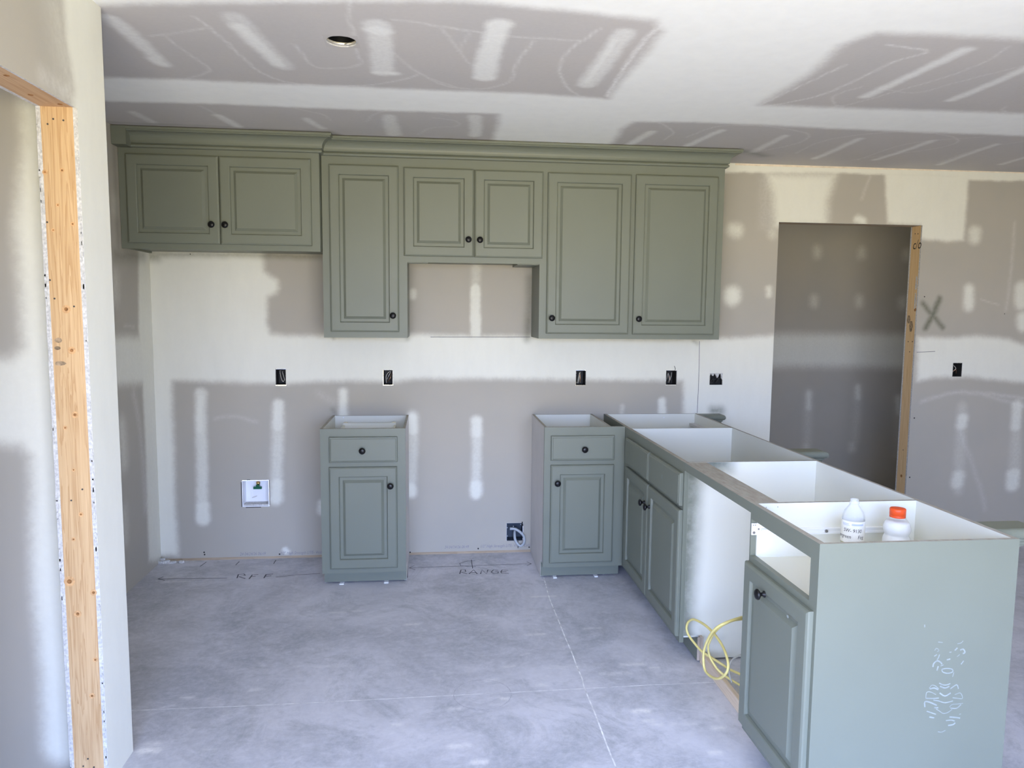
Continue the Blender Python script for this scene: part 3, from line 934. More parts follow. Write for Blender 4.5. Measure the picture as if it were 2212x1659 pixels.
for pts, w, v in (
        (((417, 33), (453, 58), (489, 90), (525, 130), (562, 159), (634, 181), (760, 187), (851, 177), (905, 161)), .005, .55), (((319, 78), (352, 74), (453, 58)), .004, .5),
        (((352, 76), (402, 112), (446, 145), (439, 159), (402, 170)), .004, .5), (((634, 94), (670, 141), (724, 145), (775, 137), (764, 116), (757, 72), (750, 36), (759, 0)), .004, .5),
        (((844, 112), (887, 145), (923, 166), (1000, 192)), .004, .4), (((840, 40), (905, 47), (1000, 65)), .004, .5), (((945, 58), (996, 108)), .004, .4),
        (((900, 47), (1078, 74), (1268, 86)), .005, .5), (((947, 59), (1019, 136)), .004, .4), (((1008, 70), (990, 108)), .004, .35),
        (((900, 154), (971, 187), (1048, 193), (1102, 178), (1119, 142), (1161, 86)), .005, .5),
        (((1303, 59), (1238, 107), (1214, 148), (1232, 196), (1280, 219)), .005, .55), (((1469, 42), (1422, 65), (1363, 130), (1309, 208)), .009, .85),
        (((1641, 228), (1718, 190), (1825, 139)), .005, .65), (((1647, 231), (1760, 208), (1849, 172), (1938, 130), (2003, 110), (1920, 95)), .006, .65),
        (((1860, 186), (1800, 205), (1796, 219), (1819, 228), (1938, 196), (2057, 160), (2130, 130), (2175, 100)), .004, .45),
        (((1900, 190), (1975, 200), (2070, 175), (2212, 140)), .004, .35), (((2180, 230), (2170, 240), (2212, 248)), .004, .4),
        (((1540, 250), (1600, 246), (1641, 231)), .004, .3), (((1339, 267), (1404, 261), (1452, 285), (1434, 302)), .005, .45),
        (((1481, 297), (1552, 273), (1671, 276), (1748, 291), (1718, 311), (1612, 332)), .005, .4), (((1720, 330), (1800, 300), (1960, 285), (2060, 298), (2030, 318), (1840, 345)), .005, .4),
        (((1850, 345), (1960, 310), (2120, 296)), .005, .35), (((2030, 350), (2120, 320), (2212, 305)), .005, .35), (((940, 255), (985, 262), (985, 272), (930, 275), (900, 290)), .004, .35),
        (((800, 262), (820, 245), (900, 238), (970, 250)), .004, .35), (((640, 236), (700, 248), (720, 260)), .004, .4), (((225, 172), (500, 178), (900, 196), (1200, 212)), .006, .4),
        (((430, 230), (500, 262)), .01, .25), (((1270, 300), (1310, 300)), .01, .25)):
    ceil_shapes.append((S, 'curve', pts, w * 0.8, 0.010, v, 'max'))
ceil_shapes += [(O, 'line', [(1612, 326), (1650, 336)], 0.02, 0.07, 0.6, 'max'), (O, 'line', [(716, 284), (735, 292)], 0.01, 0.04, 0.6, 'max'),
                (O, 'line', [(735, 292), (1000, 302), (1605, 326)], 0.004, 0.02, 0.35, 'max'), (O, 'line', [(240, 264), (715, 283)], 0.004, 0.03, 0.45, 'max')]
ch = (CAN[0] - 0.06, CAN[0] + 0.06, CAN[1] - 0.06, CAN[1] + 0.06)
ceiling = surf('ceiling', 2, H, lines(XH, XR, 0.011, X0, 4.9, 0.5, ch[:2] + (XW - 0.1,)), lines(YR, YP, 0.011, -2.75, 0.0, 0.5, ch[2:] + (YH,)), 'drywall_ceiling', [ch, (XH, XW - 0.1, YR, YH)], ceil_shapes, warp=0.008)
# square patch of ceiling board with the round cut-out
mb = MB()
seg = 40
sq, ci, up_ = [], [], []
for k in range(seg):
    a = 2 * math.pi * k / seg
    c, s = math.cos(a), math.sin(a)
    m = 0.06 / max(abs(c), abs(s))
    rr = CR * (1 + 0.012 * math.sin(5 * a) + 0.01 * math.sin(11 * a))
    sq.append((CAN[0] + m * c, CAN[1] + m * s, H))
    ci.append((CAN[0] + rr * c, CAN[1] + rr * s, H))
    up_.append((CAN[0] + rr * c, CAN[1] + rr * s, H + 0.013))
mb.add(sq + ci + up_, [(k, (k + 1) % seg, seg + (k + 1) % seg, seg + k) for k in range(seg)] +
       [(seg + k, seg + (k + 1) % seg, 2 * seg + (k + 1) % seg, 2 * seg + k) for k in range(seg)], [0] * seg + [1] * seg)
mb.build('ceiling_patch', ['drywall_ceiling', 'gypsum_edge'], ceiling, recalc=False)

# recessed light housing in the ceiling hole
cl = thing('recessed_light_housing', 'empty round black recessed light housing cut into the ceiling', 'light fixture', (CAN[0], CAN[1], H))
MB().lathe([(0.0, 0.15), (0.050, 0.15), (0.051, 0.012)], (CAN[0], CAN[1], H), 'Z', 36).build('can', 'can_black', cl, True)
MB().lathe([(0.0515, 0.014), (0.0515, 0.004), (0.0495, 0.003), (0.0495, 0.014)], (CAN[0], CAN[1], H), 'Z', 36).build('rim', 'steel_rim', cl, True)
MB().tube([(CAN[0] + .006, CAN[1] + .050, H + .008), (CAN[0] + .016, CAN[1] + .030, H + .003), (CAN[0] + .026, CAN[1] + .032, H + .006), (CAN[0] + .03, CAN[1] + .044, H + .012)], .003, 8, 5).build('wire', 'wire_white', cl, True)
MB().box(CAN[0] + .005, CAN[0] + .025, CAN[1] - .045, CAN[1] - .035, H + .02, H + .035).build('clip', 'screw_steel', cl)

# ------------------------------------------------------------------ floor slab
dust = []
for u, v, a, b, val in ((1172, 1289, 26, 2, .8), (1157, 1370, 18, 2.5, .7), (1277, 1357, 18, 2.5, .55), (1366, 1435, 22, 4, .65), (1387, 1537, 13, 5, .95), (1403, 1558, 9, 3, .8),
                        (1421, 1566, 7, 2, .7), (1552, 1573, 9, 4, .7), (1549, 1627, 9, 4, .8), (1034, 1646, 12, 5, .75), (988, 1612, 16, 5, .55), (322, 1622, 16, 6, .85),
                        (329, 1607, 10, 5, .55), (405, 1507, 10, 3, .6), (449, 1621, 12, 3, .4), (550, 1490, 9, 2.5, .7), (773, 1319, 9, 2, .55), (729, 1323, 14, 3, .45),
                        (892, 1348, 14, 3, .7), (856, 1566, 6, 2, .9), (560, 1224, 18, 2, .6), (1413, 1442, 8, 2, .7), (1480, 1565, 26, 1.5, .5), (1330, 1455, 30, 5, .35),
                        (1100, 1440, 14, 2, .5), (1175, 1480, 5, 5, .5), (985, 1532, 15, 4, .5), (1062, 1469, 8, 4, .6), (1092, 1510, 5, 3, .8), (1020, 1330, 30, 3, .3),
                        (640, 1330, 30, 3, .25), (720, 1440, 40, 3, .3), (380, 1257, 30, 3, .4), (1240, 1440, 40, 4, .25)):
    dust.append(('dust', 'line', [(u - a, v + a * 0.02), (u + a, v - a * 0.05)], b * 0.0026, 0.014, val, 'max'))
for k in range(90):
    x, y = rng.uniform(-0.7, 1.65), rng.uniform(-2.4, -0.2)
    q = rng.uniform(0, 6.28)
    L = rng.uniform(0.005, 0.05)
    u0 = (x, y)
    u1 = (x + L * math.cos(q), y + L * math.sin(q))
    pa, pb = None, None
    dust.append(('dust', 'world', [u0, u1], rng.uniform(0.001, 0.003), 0.009, rng.uniform(0.15, 0.5), 'max'))


def floor_px(sh):
    if sh[1] == 'world':
        return (sh[0], 'line', sh[2]) + sh[3:]
    return (sh[0], sh[1], [px(p[0], p[1], 2, 0)[[0, 1]] for p in sh[2]]) + sh[3:]


floor = surf('floor', 2, 0.0, lines(XH, XR, 0.011, X0, 1.9, 0.5), lines(YR, YP, 0.011, -2.5, 0.0, 0.5), 'concrete', (), [floor_px(s_) for s_ in dust], pixels=False, warp=0.002)


def on_floor(u, v, d=0.0006):
    return (u, v, d)


def floor_stroke(name, strokes, w, mat, sub=1, d=0.0006):
    for pts in strokes:
        MB().ribbon([px(u, v, 2, 0)[[0, 1]] for u, v in pts], w, lambda a, b: on_floor(a, b, d), sub).build(name, mat, floor, recalc=False)


floor_stroke('saw_cut_joint', [[(1162, 1202), (1177, 1256), (1186, 1290), (1200, 1325), (1211, 1352), (1222, 1380), (1236, 1412), (1245, 1437), (1257, 1465), (1262, 1485), (1283, 1536), (1302, 1586), (1318, 1628), (1332, 1662), (1380, 1800)]],
             0.0055, 'joint_dust', 3)
floor_stroke('saw_cut_joint', [[(240, 1537), (288, 1535), (600, 1522), (985, 1502), (1257, 1488), (1400, 1480), (1545, 1474), (1700, 1466)]], 0.0034, 'joint_dust', 2)
# pencil layout marks for the appliances
refl = [[(341, 1251), (380, 1250), (430, 1249.5), (490, 1249)], [(341, 1251), (353, 1246)], [(341, 1251), (356, 1254)], [(596, 1247), (640, 1242), (692, 1239)],
        [(432, 1224), (446, 1214)], [(509, 1221), (517, 1213)], [(591, 1218), (596, 1210)]]
floor_stroke('pencil_line', refl, 0.005, 'graphite')
mb_letters = [[(512, 1249), (515, 1241), (527, 1240), (530, 1243), (516, 1246), (530, 1250)], [(538, 1251), (545, 1242), (558, 1241)], [(541, 1246), (552, 1245)],
              [(570, 1249), (575, 1241)], [(575, 1241), (590, 1240)], [(573, 1245), (586, 1244)]]
floor_stroke('pencil_lettering', mb_letters, 0.0075, 'graphite')
rng_l = [[(880, 1217), (880, 1248)], [(884, 1227), (930, 1225), (1000, 1223), (1080, 1220), (1148, 1218)], [(884, 1227), (895, 1222)], [(884, 1227), (897, 1231)],
         [(1148, 1218), (1138, 1214)], [(1148, 1218), (1138, 1222)], [(1018, 1209), (1021, 1228)],
         [(1026, 1212), (1010, 1212), (993, 1217), (995, 1222), (1012, 1224), (1028, 1224)]]
floor_stroke('pencil_line', rng_l, 0.004, 'graphite')
R_ = [[(993, 1240), (996, 1231), (1005, 1231), (1006, 1235), (996, 1236), (1009, 1240)], [(1013, 1240), (1023, 1231), (1031, 1240)], [(1018, 1237), (1028, 1237)],
      [(1038, 1240), (1041, 1231), (1051, 1240), (1054, 1231)], [(1076, 1232), (1066, 1231), (1061, 1236), (1066, 1239), (1076, 1238), (1076, 1235), (1070, 1235)],
      [(1098, 1232), (1085, 1231), (1082, 1235), (1083, 1238), (1099, 1239)], [(1083, 1235), (1094, 1235)]]
floor_stroke('pencil_lettering', R_, 0.0065, 'graphite')
mb = MB()
cc = (0.80, -1.72)
mb.ribbon([(cc[0] + .115 * math.cos(a), cc[1] + .115 * math.sin(a)) for a in np.linspace(0, 6.283, 41)], 0.0026, on_floor)
mb.build('pencil_circle', 'faint_pencil', floor, recalc=False)

# ------------------------------------------------------------------ cabinet helpers
MAPY = lambda yface: (lambda u, v, d: (u, yface - d, v))     # front looks to -Y
MAPX = lambda xface: (lambda u, v, d: (xface - d, u, v))     # front looks to -X


def rings(mb, rect, prof, fn, fill_last=False, fill_first=False, loop=False):
    u0, u1, v0, v1 = rect
    b = len(mb.v)
    vs, fs = [], []
    for ins, d in prof:
        vs += [fn(u0 + ins, v0 + ins, d), fn(u1 - ins, v0 + ins, d), fn(u1 - ins, v1 - ins, d), fn(u0 + ins, v1 - ins, d)]
    n = len(prof)
    for i in range(n if loop else n - 1):
        j = (i + 1) % n
        for k in range(4):
            fs.append((4 * i + k, 4 * i + (k + 1) % 4, 4 * j + (k + 1) % 4, 4 * j + k))
    if fill_last:
        fs.append((4 * n - 4, 4 * n - 3, 4 * n - 2, 4 * n - 1))
    if fill_first:
        fs.append((3, 2, 1, 0))
    mb.add(vs, fs)


KNOB = [(0.0105, 0), (0.0105, 0.003), (0.0062, 0.006), (0.0060, 0.014), (0.0115, 0.0175), (0.0172, 0.0220), (0.0176, 0.0250), (0.0145, 0.0295), (0.008, 0.0320), (0.0, 0.0325)]


def knob(parent, fn, axis, u, v, d=0.019):
    return MB().lathe(KNOB, fn(u, v, d), axis, 20).build('knob', 'black_metal', parent, True)


def door(parent, fn, axis, rect, kn=None, fw=0.056):
    mb = MB()
    rings(mb, rect, [(0, 0.0005), (0, 0.0115), (0.0025, 0.0155), (0.007, 0.0180), (0.009, 0.019), (fw - 0.006, 0.019), (fw - 0.003, 0.0172), (fw, 0.0085), (fw, 0.0005)], fn, loop=True)
    dr = mb.build('door', 'sage_paint', parent)
    mb = MB()
    rings(mb, rect, [(fw - 0.001, 0.001), (fw - 0.001, 0.0070), (fw + 0.016, 0.0070), (fw + 0.030, 0.0178)], fn, True, True)
    mb.build('raised_panel', 'sage_paint', dr)
    if kn:
        knob(dr, fn, axis, *kn)
    return dr


def drawer(parent, fn, axis, rect, kn=None, name='drawer_front'):
    mb = MB()
    rings(mb, rect, [(0, 0.0005), (0, 0.0110), (0.003, 0.0155), (0.008, 0.0165), (0.011, 0.019)], fn, True, True)
    dr = mb.build(name, 'sage_paint', parent)
    if kn:
        knob(dr, fn, axis, *kn)
    return dr


def frame(parent, fn, us, vs_, openings, solid=None, name='face_frame', th=0.019, mats=('sage_paint', 'raw_edge'), ztop=None):
    """face frame: cells of a grid that are not inside an opening"""
    us = sorted(set(us + [o_[k] for o_ in openings for k in (0, 1)]))
    vv = sorted(set(vs_ + [o_[k] for o_ in openings for k in (2, 3)]))
    mb = MB()
    for a, b in zip(us[:-1], us[1:]):
        for c, d in zip(vv[:-1], vv[1:]):
            m, n_ = (a + b) / 2, (c + d) / 2
            if any(o_[0] < m < o_[1] and o_[2] < n_ < o_[3] for o_ in openings):
                continue
            if solid and not any(o_[0] <= m <= o_[1] and o_[2] <= n_ <= o_[3] for o_ in solid):
                continue
            p = [fn(a, c, 0), fn(b, d, -th)]
            mb.box(p[0][0], p[1][0], p[0][1], p[1][1], c, d, 0, top=1 if ztop and abs(d - ztop) < 1e-6 else None)
    return mb.build(name, list(mats), parent)


def crown_profile():
    # (out, up) from the bottom edge at the cabinet face to the ceiling
    P = [(0.0, 0.0), (0.010, 0.0)]
    P += [(0.010 + 0.009 * math.sin(a), 0.009 - 0.009 * math.cos(a)) for a in np.linspace(0.3, math.pi, 6)]
    P += [(0.013, 0.020), (0.020, 0.023), (0.020, 0.027)]
    P += [(0.020 + 0.044 * (1 - math.cos(a)), 0.027 + 0.045 * math.sin(a)) for a in np.linspace(0.15, math.pi / 2, 8)]
    P += [(0.069, 0.074), (0.069, 0.078), (0.075, 0.080), (0.075, 0.0925), (0.0, 0.0925)]
    return P


def crown(parent, path, z0, closed_ends=True, name='crown_moulding'):
    """sweep the profile along a plan path given as (x,y,ox,oy): point on the face and the outward (mitred) direction"""
    prof = crown_profile()
    n = len(prof)
    mb = MB()
    vs, fs = [], []
    for x, y, ox, oy in path:
        vs += [(x + ox * a, y + oy * a, z0 + b) for a, b in prof]
    for i in range(len(path) - 1):
        for k in range(n):
            fs.append((i * n + k, i * n + (k + 1) % n, (i + 1) * n + (k + 1) % n, (i + 1) * n + k))
    fs += [tuple(range(n)), tuple(range((len(path) - 1) * n, len(path) * n))[::-1]]
    mb.add(vs, fs)
    return mb.build(name, 'sage_paint', parent)


ZT = 2.3600
# ------------------------------------------------------------------ wall cabinet over the refrigerator space
YF, FZ0 = -0.3856, 1.8368
fx0, fx1 = X0 + 0.002, -0.003
fc = thing('refrigerator_wall_cabinet', 'short deep sage green wall cabinet with two doors in the nook corner', 'cabinet', ((fx0 + fx1) / 2, YF / 2, FZ0))
fn = MAPY(YF)
frame(fc, fn, [fx0, fx1], [FZ0, ZT + 0.01], [(-0.975, -0.535, 1.88, 2.31), (-0.506, -0.06, 1.88, 2.31)])
mb = MB().box(fx0, fx0 + 0.013, YF + 0.019, -0.002, FZ0 + 0.004, ZT)
mb.build('side_panel', 'sage_paint', fc)
MB().box(fx1 - 0.016, fx1, YF + 0.019, -0.002, FZ0 + 0.002, ZT).build('side_panel', 'sage_paint', fc)
MB().box(fx0 + 0.013, fx1 - 0.016, YF + 0.019, -0.002, FZ0 + 0.014, FZ0 + 0.028).build('bottom_panel', 'sage_paint', fc)
MB().box(fx0 + 0.013, fx1 - 0.016, -0.012, -0.002, FZ0 + 0.028, ZT).build('back_panel', 'melamine', fc)
door(fc, fn, '-Y', (-0.990, -0.5225, 1.866, 2.325), (-0.559, 1.966))
door(fc, fn, '-Y', (-0.5185, -0.045, 1.866, 2.325), (-0.490, 1.966))
crown(fc, [(fx0 + 0.01, YF, 0, -1), (fx1, YF, 1, -1), (fx1, -0.330, 1, 0)], ZT - 0.002)
MB().box(fx0, -0.957, -0.462, YF, 2.358, 2.4515).build('corner_block', 'sage_paint', fc)

# ------------------------------------------------------------------ five-door wall cabinet run
YU, ZU, ZM = -0.325, 1.3695, 1.7926
ux1, ux2, ux3 = 0.462, 1.208, 2.2827
wc = thing('stepped_wall_cabinet', 'long sage green wall cabinet with five doors stepped up over the range gap', 'cabinet', (ux3 / 2, YU / 2, ZU))
fn = MAPY(YU)
sol = [(0.0, ux1, ZU, ZT + 0.01), (ux1, ux2, ZM, ZT + 0.01), (ux2, ux3, ZU, ZT + 0.01)]
ops = [(0.055, 0.402, 1.42, 2.295), (0.460, 0.82, 1.845, 2.29), (0.848, 1.205, 1.845, 2.29), (1.265, 1.715, 1.415, 2.285), (1.77, 2.228, 1.415, 2.285)]
frame(wc, fn, [0.0, ux1, ux2, ux3], [ZU, ZM, ZT + 0.01], ops, sol)
for x0_, x1_, z_ in ((0.0, 0.016, ZU), (ux1 - 0.016, ux1, ZU), (ux2, ux2 + 0.016, ZU), (ux3 - 0.016, ux3, ZU)):
    MB().box(x0_, x1_, YU + 0.019, -0.002, z_, ZT).build('side_panel', 'sage_paint', wc)
for x0_, x1_, z_ in ((0.016, ux1 - 0.016, ZU), (ux1, ux2, ZM), (ux2 + 0.016, ux3 - 0.016, ZU)):
    MB().box(x0_, x1_, YU + 0.019, -0.002, z_ + 0.012, z_ + 0.026).build('bottom_panel', 'sage_paint', wc)
    MB().box(x0_, x1_, -0.012, -0.002, z_ + 0.026, ZT).build('back_panel', 'melamine', wc)
MB().box(ux1, ux1 + 0.115, YU + 0.019, YU + 0.070, ZM - 0.004, ZM + 0.012).build('cleat', 'sage_paint', wc)
MB().box(ux2 - 0.125, ux2, YU + 0.019, -0.05, ZM - 0.004, ZM + 0.012).build('cleat', 'sage_paint', wc)
door(wc, fn, '-Y', (0.040, 0.416, 1.403, 2.313), (0.383, 1.494))
door(wc, fn, '-Y', (0.4445, 0.8315, 1.826, 2.308), (0.802, 1.920))
door(wc, fn, '-Y', (0.8365, 1.2225, 1.825, 2.305), (0.866, 1.919))
door(wc, fn, '-Y', (1.2495, 1.7300, 1.399, 2.303), (1.278, 1.488))
door(wc, fn, '-Y', (1.7560, 2.2430, 1.398, 2.306), (1.785, 1.487))
crown(wc, [(0.001, YU, 0, -1), (ux3, YU, 1, -1), (ux3, -0.002, 1, 0)], ZT - 0.002)

# ------------------------------------------------------------------ base cabinets
HB, YB, ZK = 0.8862, -0.528, 0.085
RAW = ['melamine', 'raw_edge', 'box_outside', 'sage_paint']


def side_panel(parent, x0_, x1_, y0_, y1_, z0_, z1_, **kw):
    return MB().box(x0_, x1_, y0_, y1_, z0_, z1_, 0, top=1, **kw).build('side_panel', RAW, parent)


def base_cab(name, label, x0_, xbox, xface, dr, do, kd, ko, shims):
    c = thing(name, label, 'cabinet', ((x0_ + xbox) / 2, YB / 2, 0.0))
    fn = MAPY(YB)
    frame(c, fn, [x0_, xface], [ZK, HB], [(dr[0] + 0.014, dr[1] - 0.014, dr[2] + 0.012, dr[3] - 0.012), (do[0] + 0.014, do[1] - 0.014, do[2] + 0.012, do[3] - 0.012)], ztop=HB)
    for a, b, o_ in ((x0_, x0_ + 0.014, 'left'), (xbox - 0.014, xbox, 'right')):
        m = MB().box(a, b, YB + 0.019, -0.003, 0.10, HB, 0, top=1, **{o_: 2})
        m.box(a, b, YB + 0.088, -0.003, 0.004, 0.10, 0, **{o_: 2})
        m.build('side_panel', RAW, c)
    MB().box(x0_ + 0.014, xbox - 0.014, -0.014, -0.003, 0.10, HB - 0.002, 0, top=1).build('back_panel', RAW, c)
    MB().box(x0_ + 0.014, xbox - 0.014, YB + 0.019, -0.014, 0.10, 0.114).build('bottom_panel', 'melamine', c)
    MB().box(x0_ + 0.001, xface - 0.001, YB + 0.074, YB + 0.087, 0.010, ZK + 0.02).build('toe_kick', 'sage_paint', c)
    drawer(c, fn, '-Y', dr, kd)
    door(c, fn, '-Y', do, ko)
    return c


g = 'plastic levelling shims under the base cabinets'
b1 = base_cab('base_cabinet', 'narrow sage green base cabinet standing alone between refrigerator and range spaces', 0.0, 0.4548, 0.4548, (0.048, 0.4115, 0.704, 0.843), (0.046, 0.409, 0.112, 0.678),
              (0.226, 0.771), (0.374, 0.577), 0)
# drawer box seen from above inside it
DB, DZ = -0.13, 0.858                       # back of the drawer box and its top edge
dbx = MB().box(0.075, 0.385, DB - 0.012, DB, 0.74, DZ).box(0.075, 0.087, YB + 0.02, DB - 0.012, 0.74, DZ - 0.012).box(0.373, 0.385, YB + 0.02, DB - 0.012, 0.74, DZ - 0.012) \
    .box(0.075, 0.385, YB + 0.02, DB - 0.012, 0.735, 0.742).build('drawer_box', 'melamine', b1)
for x in (0.078, 0.360):
    MB().box(x, x + 0.022, DB, DB + 0.012, DZ - 0.030, DZ + 0.004).box(x + 0.004, x + 0.018, DB + 0.012, DB + 0.06, DZ - 0.022, DZ - 0.008).build('slide_bracket', 'bracket_beige', dbx)
for u, v in ((742, 902), (746, 917), (851, 915)):
    p = px(u, v, 1, -0.0142)
    MB().cyl((p[0], -0.014, p[2]), (p[0], -0.0155, p[2]), 0.004, seg=10).build('screw_cover', 'white_plastic', b1)
b2 = base_cab('base_cabinet', 'narrow sage green base cabinet joined to the peninsula corner', 1.2191, 1.600, 1.6755, (1.2555, 1.6145, 0.700, 0.839), (1.2555, 1.6145, 0.113, 0.674),
              (1.441, 0.765), (1.291, 0.576), 0)
for x, w, lab in ((0.085, .024, 'white plastic shim under the hinge side of the freestanding base cabinet'), (0.330, .024, 'white plastic shim under the knob side of the freestanding base cabinet'),
                  (1.290, .020, 'white plastic shim under the corner base cabinet, beside the range gap'), (1.530, .020, 'white plastic shim under the corner base cabinet, towards the sink base')):
    y = YB + 0.074
    mb = MB()
    mb.prism([(y - 0.022, 0.0007), (y + 0.06, 0.0007), (y + 0.06, 0.0095), (y - 0.022, 0.006)], lambda a, b, d: (d, a, b), x, x + w)
    tag(mb.build('shim', 'white_plastic'), lab, 'shim', g)

# ------------------------------------------------------------------ peninsula
XL, XRR = 1.6759, 2.2803
YS, YE, YPN = -1.5158, -2.1794, -2.6254
D1 = -0.600
fnx = MAPX(XL)
TOEX = XL + 0.075

cc_ = thing('blind_corner_cabinet', 'topless white blind corner cabinet box set against the wall', 'cabinet', ((XL + XRR) / 2, D1 / 2, 0.0))
MB().box(XL + 0.0005, XL + 0.017, D1 + 0.0005, -0.003, ZK, HB, 0, top=1, left=3, front=3).build('side_panel', RAW, cc_)
MB().box(XL + 0.017, XRR - 0.016, -0.016, -0.003, 0.10, HB - 0.001, 0, top=1).build('back_panel', RAW, cc_)
MB().box(XRR - 0.016, XRR, D1 + 0.0125, -0.003, 0.0, HB, 0, top=1, right=3).build('side_panel', RAW, cc_)
MB().box(XL + 0.017, XRR, D1 + 0.0005, D1 + 0.0125, 0.10, HB, 0, top=1).build('divider', RAW, cc_)
MB().box(XRR - 0.05, XRR - 0.016, D1 + 0.02, -0.02, HB - 0.075, HB - 0.06).build('stretcher', 'box_outside', cc_)
MB().box(XL + 0.017, XRR - 0.016, D1 + 0.012, -0.016, 0.10, 0.115).build('bottom_panel', 'melamine', cc_)
mb = MB()
p = px(1434, 902, 1, -0.0165)
mb.cyl((p[0], -0.016, p[2]), (p[0], -0.018, p[2]), 0.004, seg=10)
mb.build('screw_cover', 'white_plastic', cc_)

sk = thing('sink_base_cabinet', 'sage green sink base with two doors and two drawer fronts next to dishwasher gap', 'cabinet', ((XL + XRR) / 2, (YB + YS) / 2, 0.0))
frame(sk, fnx, [YS, D1], [ZK, HB], [(-1.49, -1.065, 0.715, 0.828), (-1.02, -0.63, 0.715, 0.828), (-1.49, -0.63, 0.12, 0.668)], ztop=HB)
MB().box(XRR - 0.012, XRR, YS + 0.0005, D1, 0.0, HB, 0, top=1, right=3).build('back_panel', RAW, sk)
MB().box(XL + 0.019, XRR - 0.012, YS + 0.016, D1, 0.10, 0.115).build('bottom_panel', 'melamine', sk)
MB().box(TOEX, TOEX + 0.013, D1 + 0.0005, YB + 0.073, 0.010, ZK + 0.015).build('toe_kick', 'sage_paint', cc_)
MB().box(TOEX, TOEX + 0.013, YS - 0.02, D1, 0.010, ZK + 0.015).build('toe_kick', 'sage_paint', sk)
MB().box(TOEX + 0.0005, TOEX + 0.0145, YS - 0.021, YS - 0.0195, 0.010, ZK + 0.03).box(TOEX + 0.013, TOEX + 0.026, YS - 0.021, YS, 0.010, ZK + 0.03).build('toe_kick_end', 'plywood_edge', sk)
# near side, bare white with overspray along its painted front edge
m = MB().box(XL + 0.019, XRR - 0.012, YS + 0.001, YS + 0.015, ZK + 0.03, HB, 0, top=1).box(TOEX + 0.026, XRR - 0.012, YS + 0.001, YS + 0.015, 0.008, ZK + 0.03, 0)
sp = m.build('side_panel', RAW, sk)
surf('side_face', 1, YS, lines(XL + 0.0192, XRR - 0.0122, 0.008, None, None, .5, (TOEX + 0.026,)), lines(0.008, HB - 0.0005, 0.008, None, None, .5, (ZK + 0.03,)), 'melamine', [(XL, TOEX + 0.026, 0, ZK + 0.03)],
     [(O, 'poly', [(XL - .1, -.1), (XL + 0.062, -.1), (XL + 0.066, 0.45), (XL + 0.072, 0.82), (XL + .2, 0.845), (XL + .21, 1.0), (XL - .1, 1.0)], 0, 0.05, 1.0),
      (O, 'line', [(XL + 0.09, 0.15), (XL + 0.13, 0.105), (XL + 0.20, 0.10)], 0.005, 0.03, 0.3, 'max')], parent=sk, pixels=False, kind=None, warp=0.004)
drawer(sk, fnx, '-X', (-1.037, -0.604, 0.694, 0.838))
drawer(sk, fnx, '-X', (-1.503, -1.048, 0.694, 0.838))
door(sk, fnx, '-X', (-1.042, -0.610, 0.112, 0.677), (-1.003, 0.578))
door(sk, fnx, '-X', (-1.510, -1.050, 0.112, 0.677), (-1.087, 0.578))

bay = thing('dishwasher_bay', 'open dishwasher gap framed by a raw top rail and white back panel', 'cabinet', ((XL + XRR) / 2, (YS + YE) / 2, 0.0))
MB().box(XL, XL + 0.096, YE + 0.0005, YS - 0.0005, HB - 0.034, HB - 0.0003, 3, top=1).build('top_rail', RAW, bay)
MB().box(XRR - 0.012, XRR, YE, YS, 0.0, HB, 0, top=1, right=3).build('back_panel', RAW, bay)
MB().box(TOEX + 0.014, TOEX + 0.032, YE + 0.001, YS - 0.022, 0.001, 0.052).build('floor_cleat', 'pine_cleat', bay)

ec = thing('end_cabinet', 'sage green end cabinet of the peninsula with empty drawer opening and broad side', 'cabinet', ((XL + XRR) / 2, (YE + YPN) / 2, 0.0))
frame(ec, fnx, [YPN + 0.0125, YE], [ZK, HB], [(-2.581, -2.187, 0.706, 0.832), (-2.585, -2.20, 0.125, 0.665)], ztop=HB)
MB().box(XL + 0.0, XRR, YPN, YPN + 0.0125, 0.0, HB, 3, top=1, back=0).build('end_panel', RAW, ec)
MB().box(XL + 0.019, XRR - 0.016, YE - 0.013, YE, ZK + 0.02, HB, 0, top=1).box(TOEX + 0.014, XRR - 0.016, YE - 0.013, YE, 0.008, ZK + 0.02).build('side_panel', RAW, ec)
MB().box(XRR - 0.017, XRR, YPN + 0.0125, YE, 0.0, HB, 0, top=1, right=3).build('back_panel', RAW, ec)
MB().box(XL + 0.019, XRR - 0.017, YPN + 0.0125, YE - 0.013, 0.684, 0.700).build('shelf', 'melamine', ec)
MB().box(TOEX, TOEX + 0.013, YPN + 0.0125, YE, 0.004, ZK + 0.015).build('toe_kick', 'sage_paint', ec)
door(ec, fnx, '-X', (-2.612, -2.180, 0.112, 0.686), (-2.345, 0.632))
ds = MB().box(XL + 0.03, XRR - 0.10, YE - 0.021, YE - 0.013, 0.778, 0.800).box(XL + 0.03, XRR - 0.10, YE - 0.025, YE - 0.021, 0.779, 0.783).box(XL + 0.03, XRR - 0.10, YE - 0.025, YE - 0.021, 0.795, 0.799) \
    .build('drawer_slide', 'slide_white', ec)
MB().box(XL - 0.0005, XL + 0.036, YE - 0.0128, YE - 0.0085, 0.778, 0.818).build('slide_plate', 'slide_white', ds)
mb = MB()
for u, v, r in ((XL + 0.008, 0.786, .005), (XL + 0.024, 0.798, .0035), (XL + 0.005, 0.812, .002), (XL + 0.012, 0.812, .002), (XL + 0.26, 0.789, .005)):
    MB().cyl((u, YE - 0.0128, v), (u, YE - 0.0136 if u < XL + .1 else YE - 0.0262, v), r, seg=10).build('screw', 'screw_steel', ds)
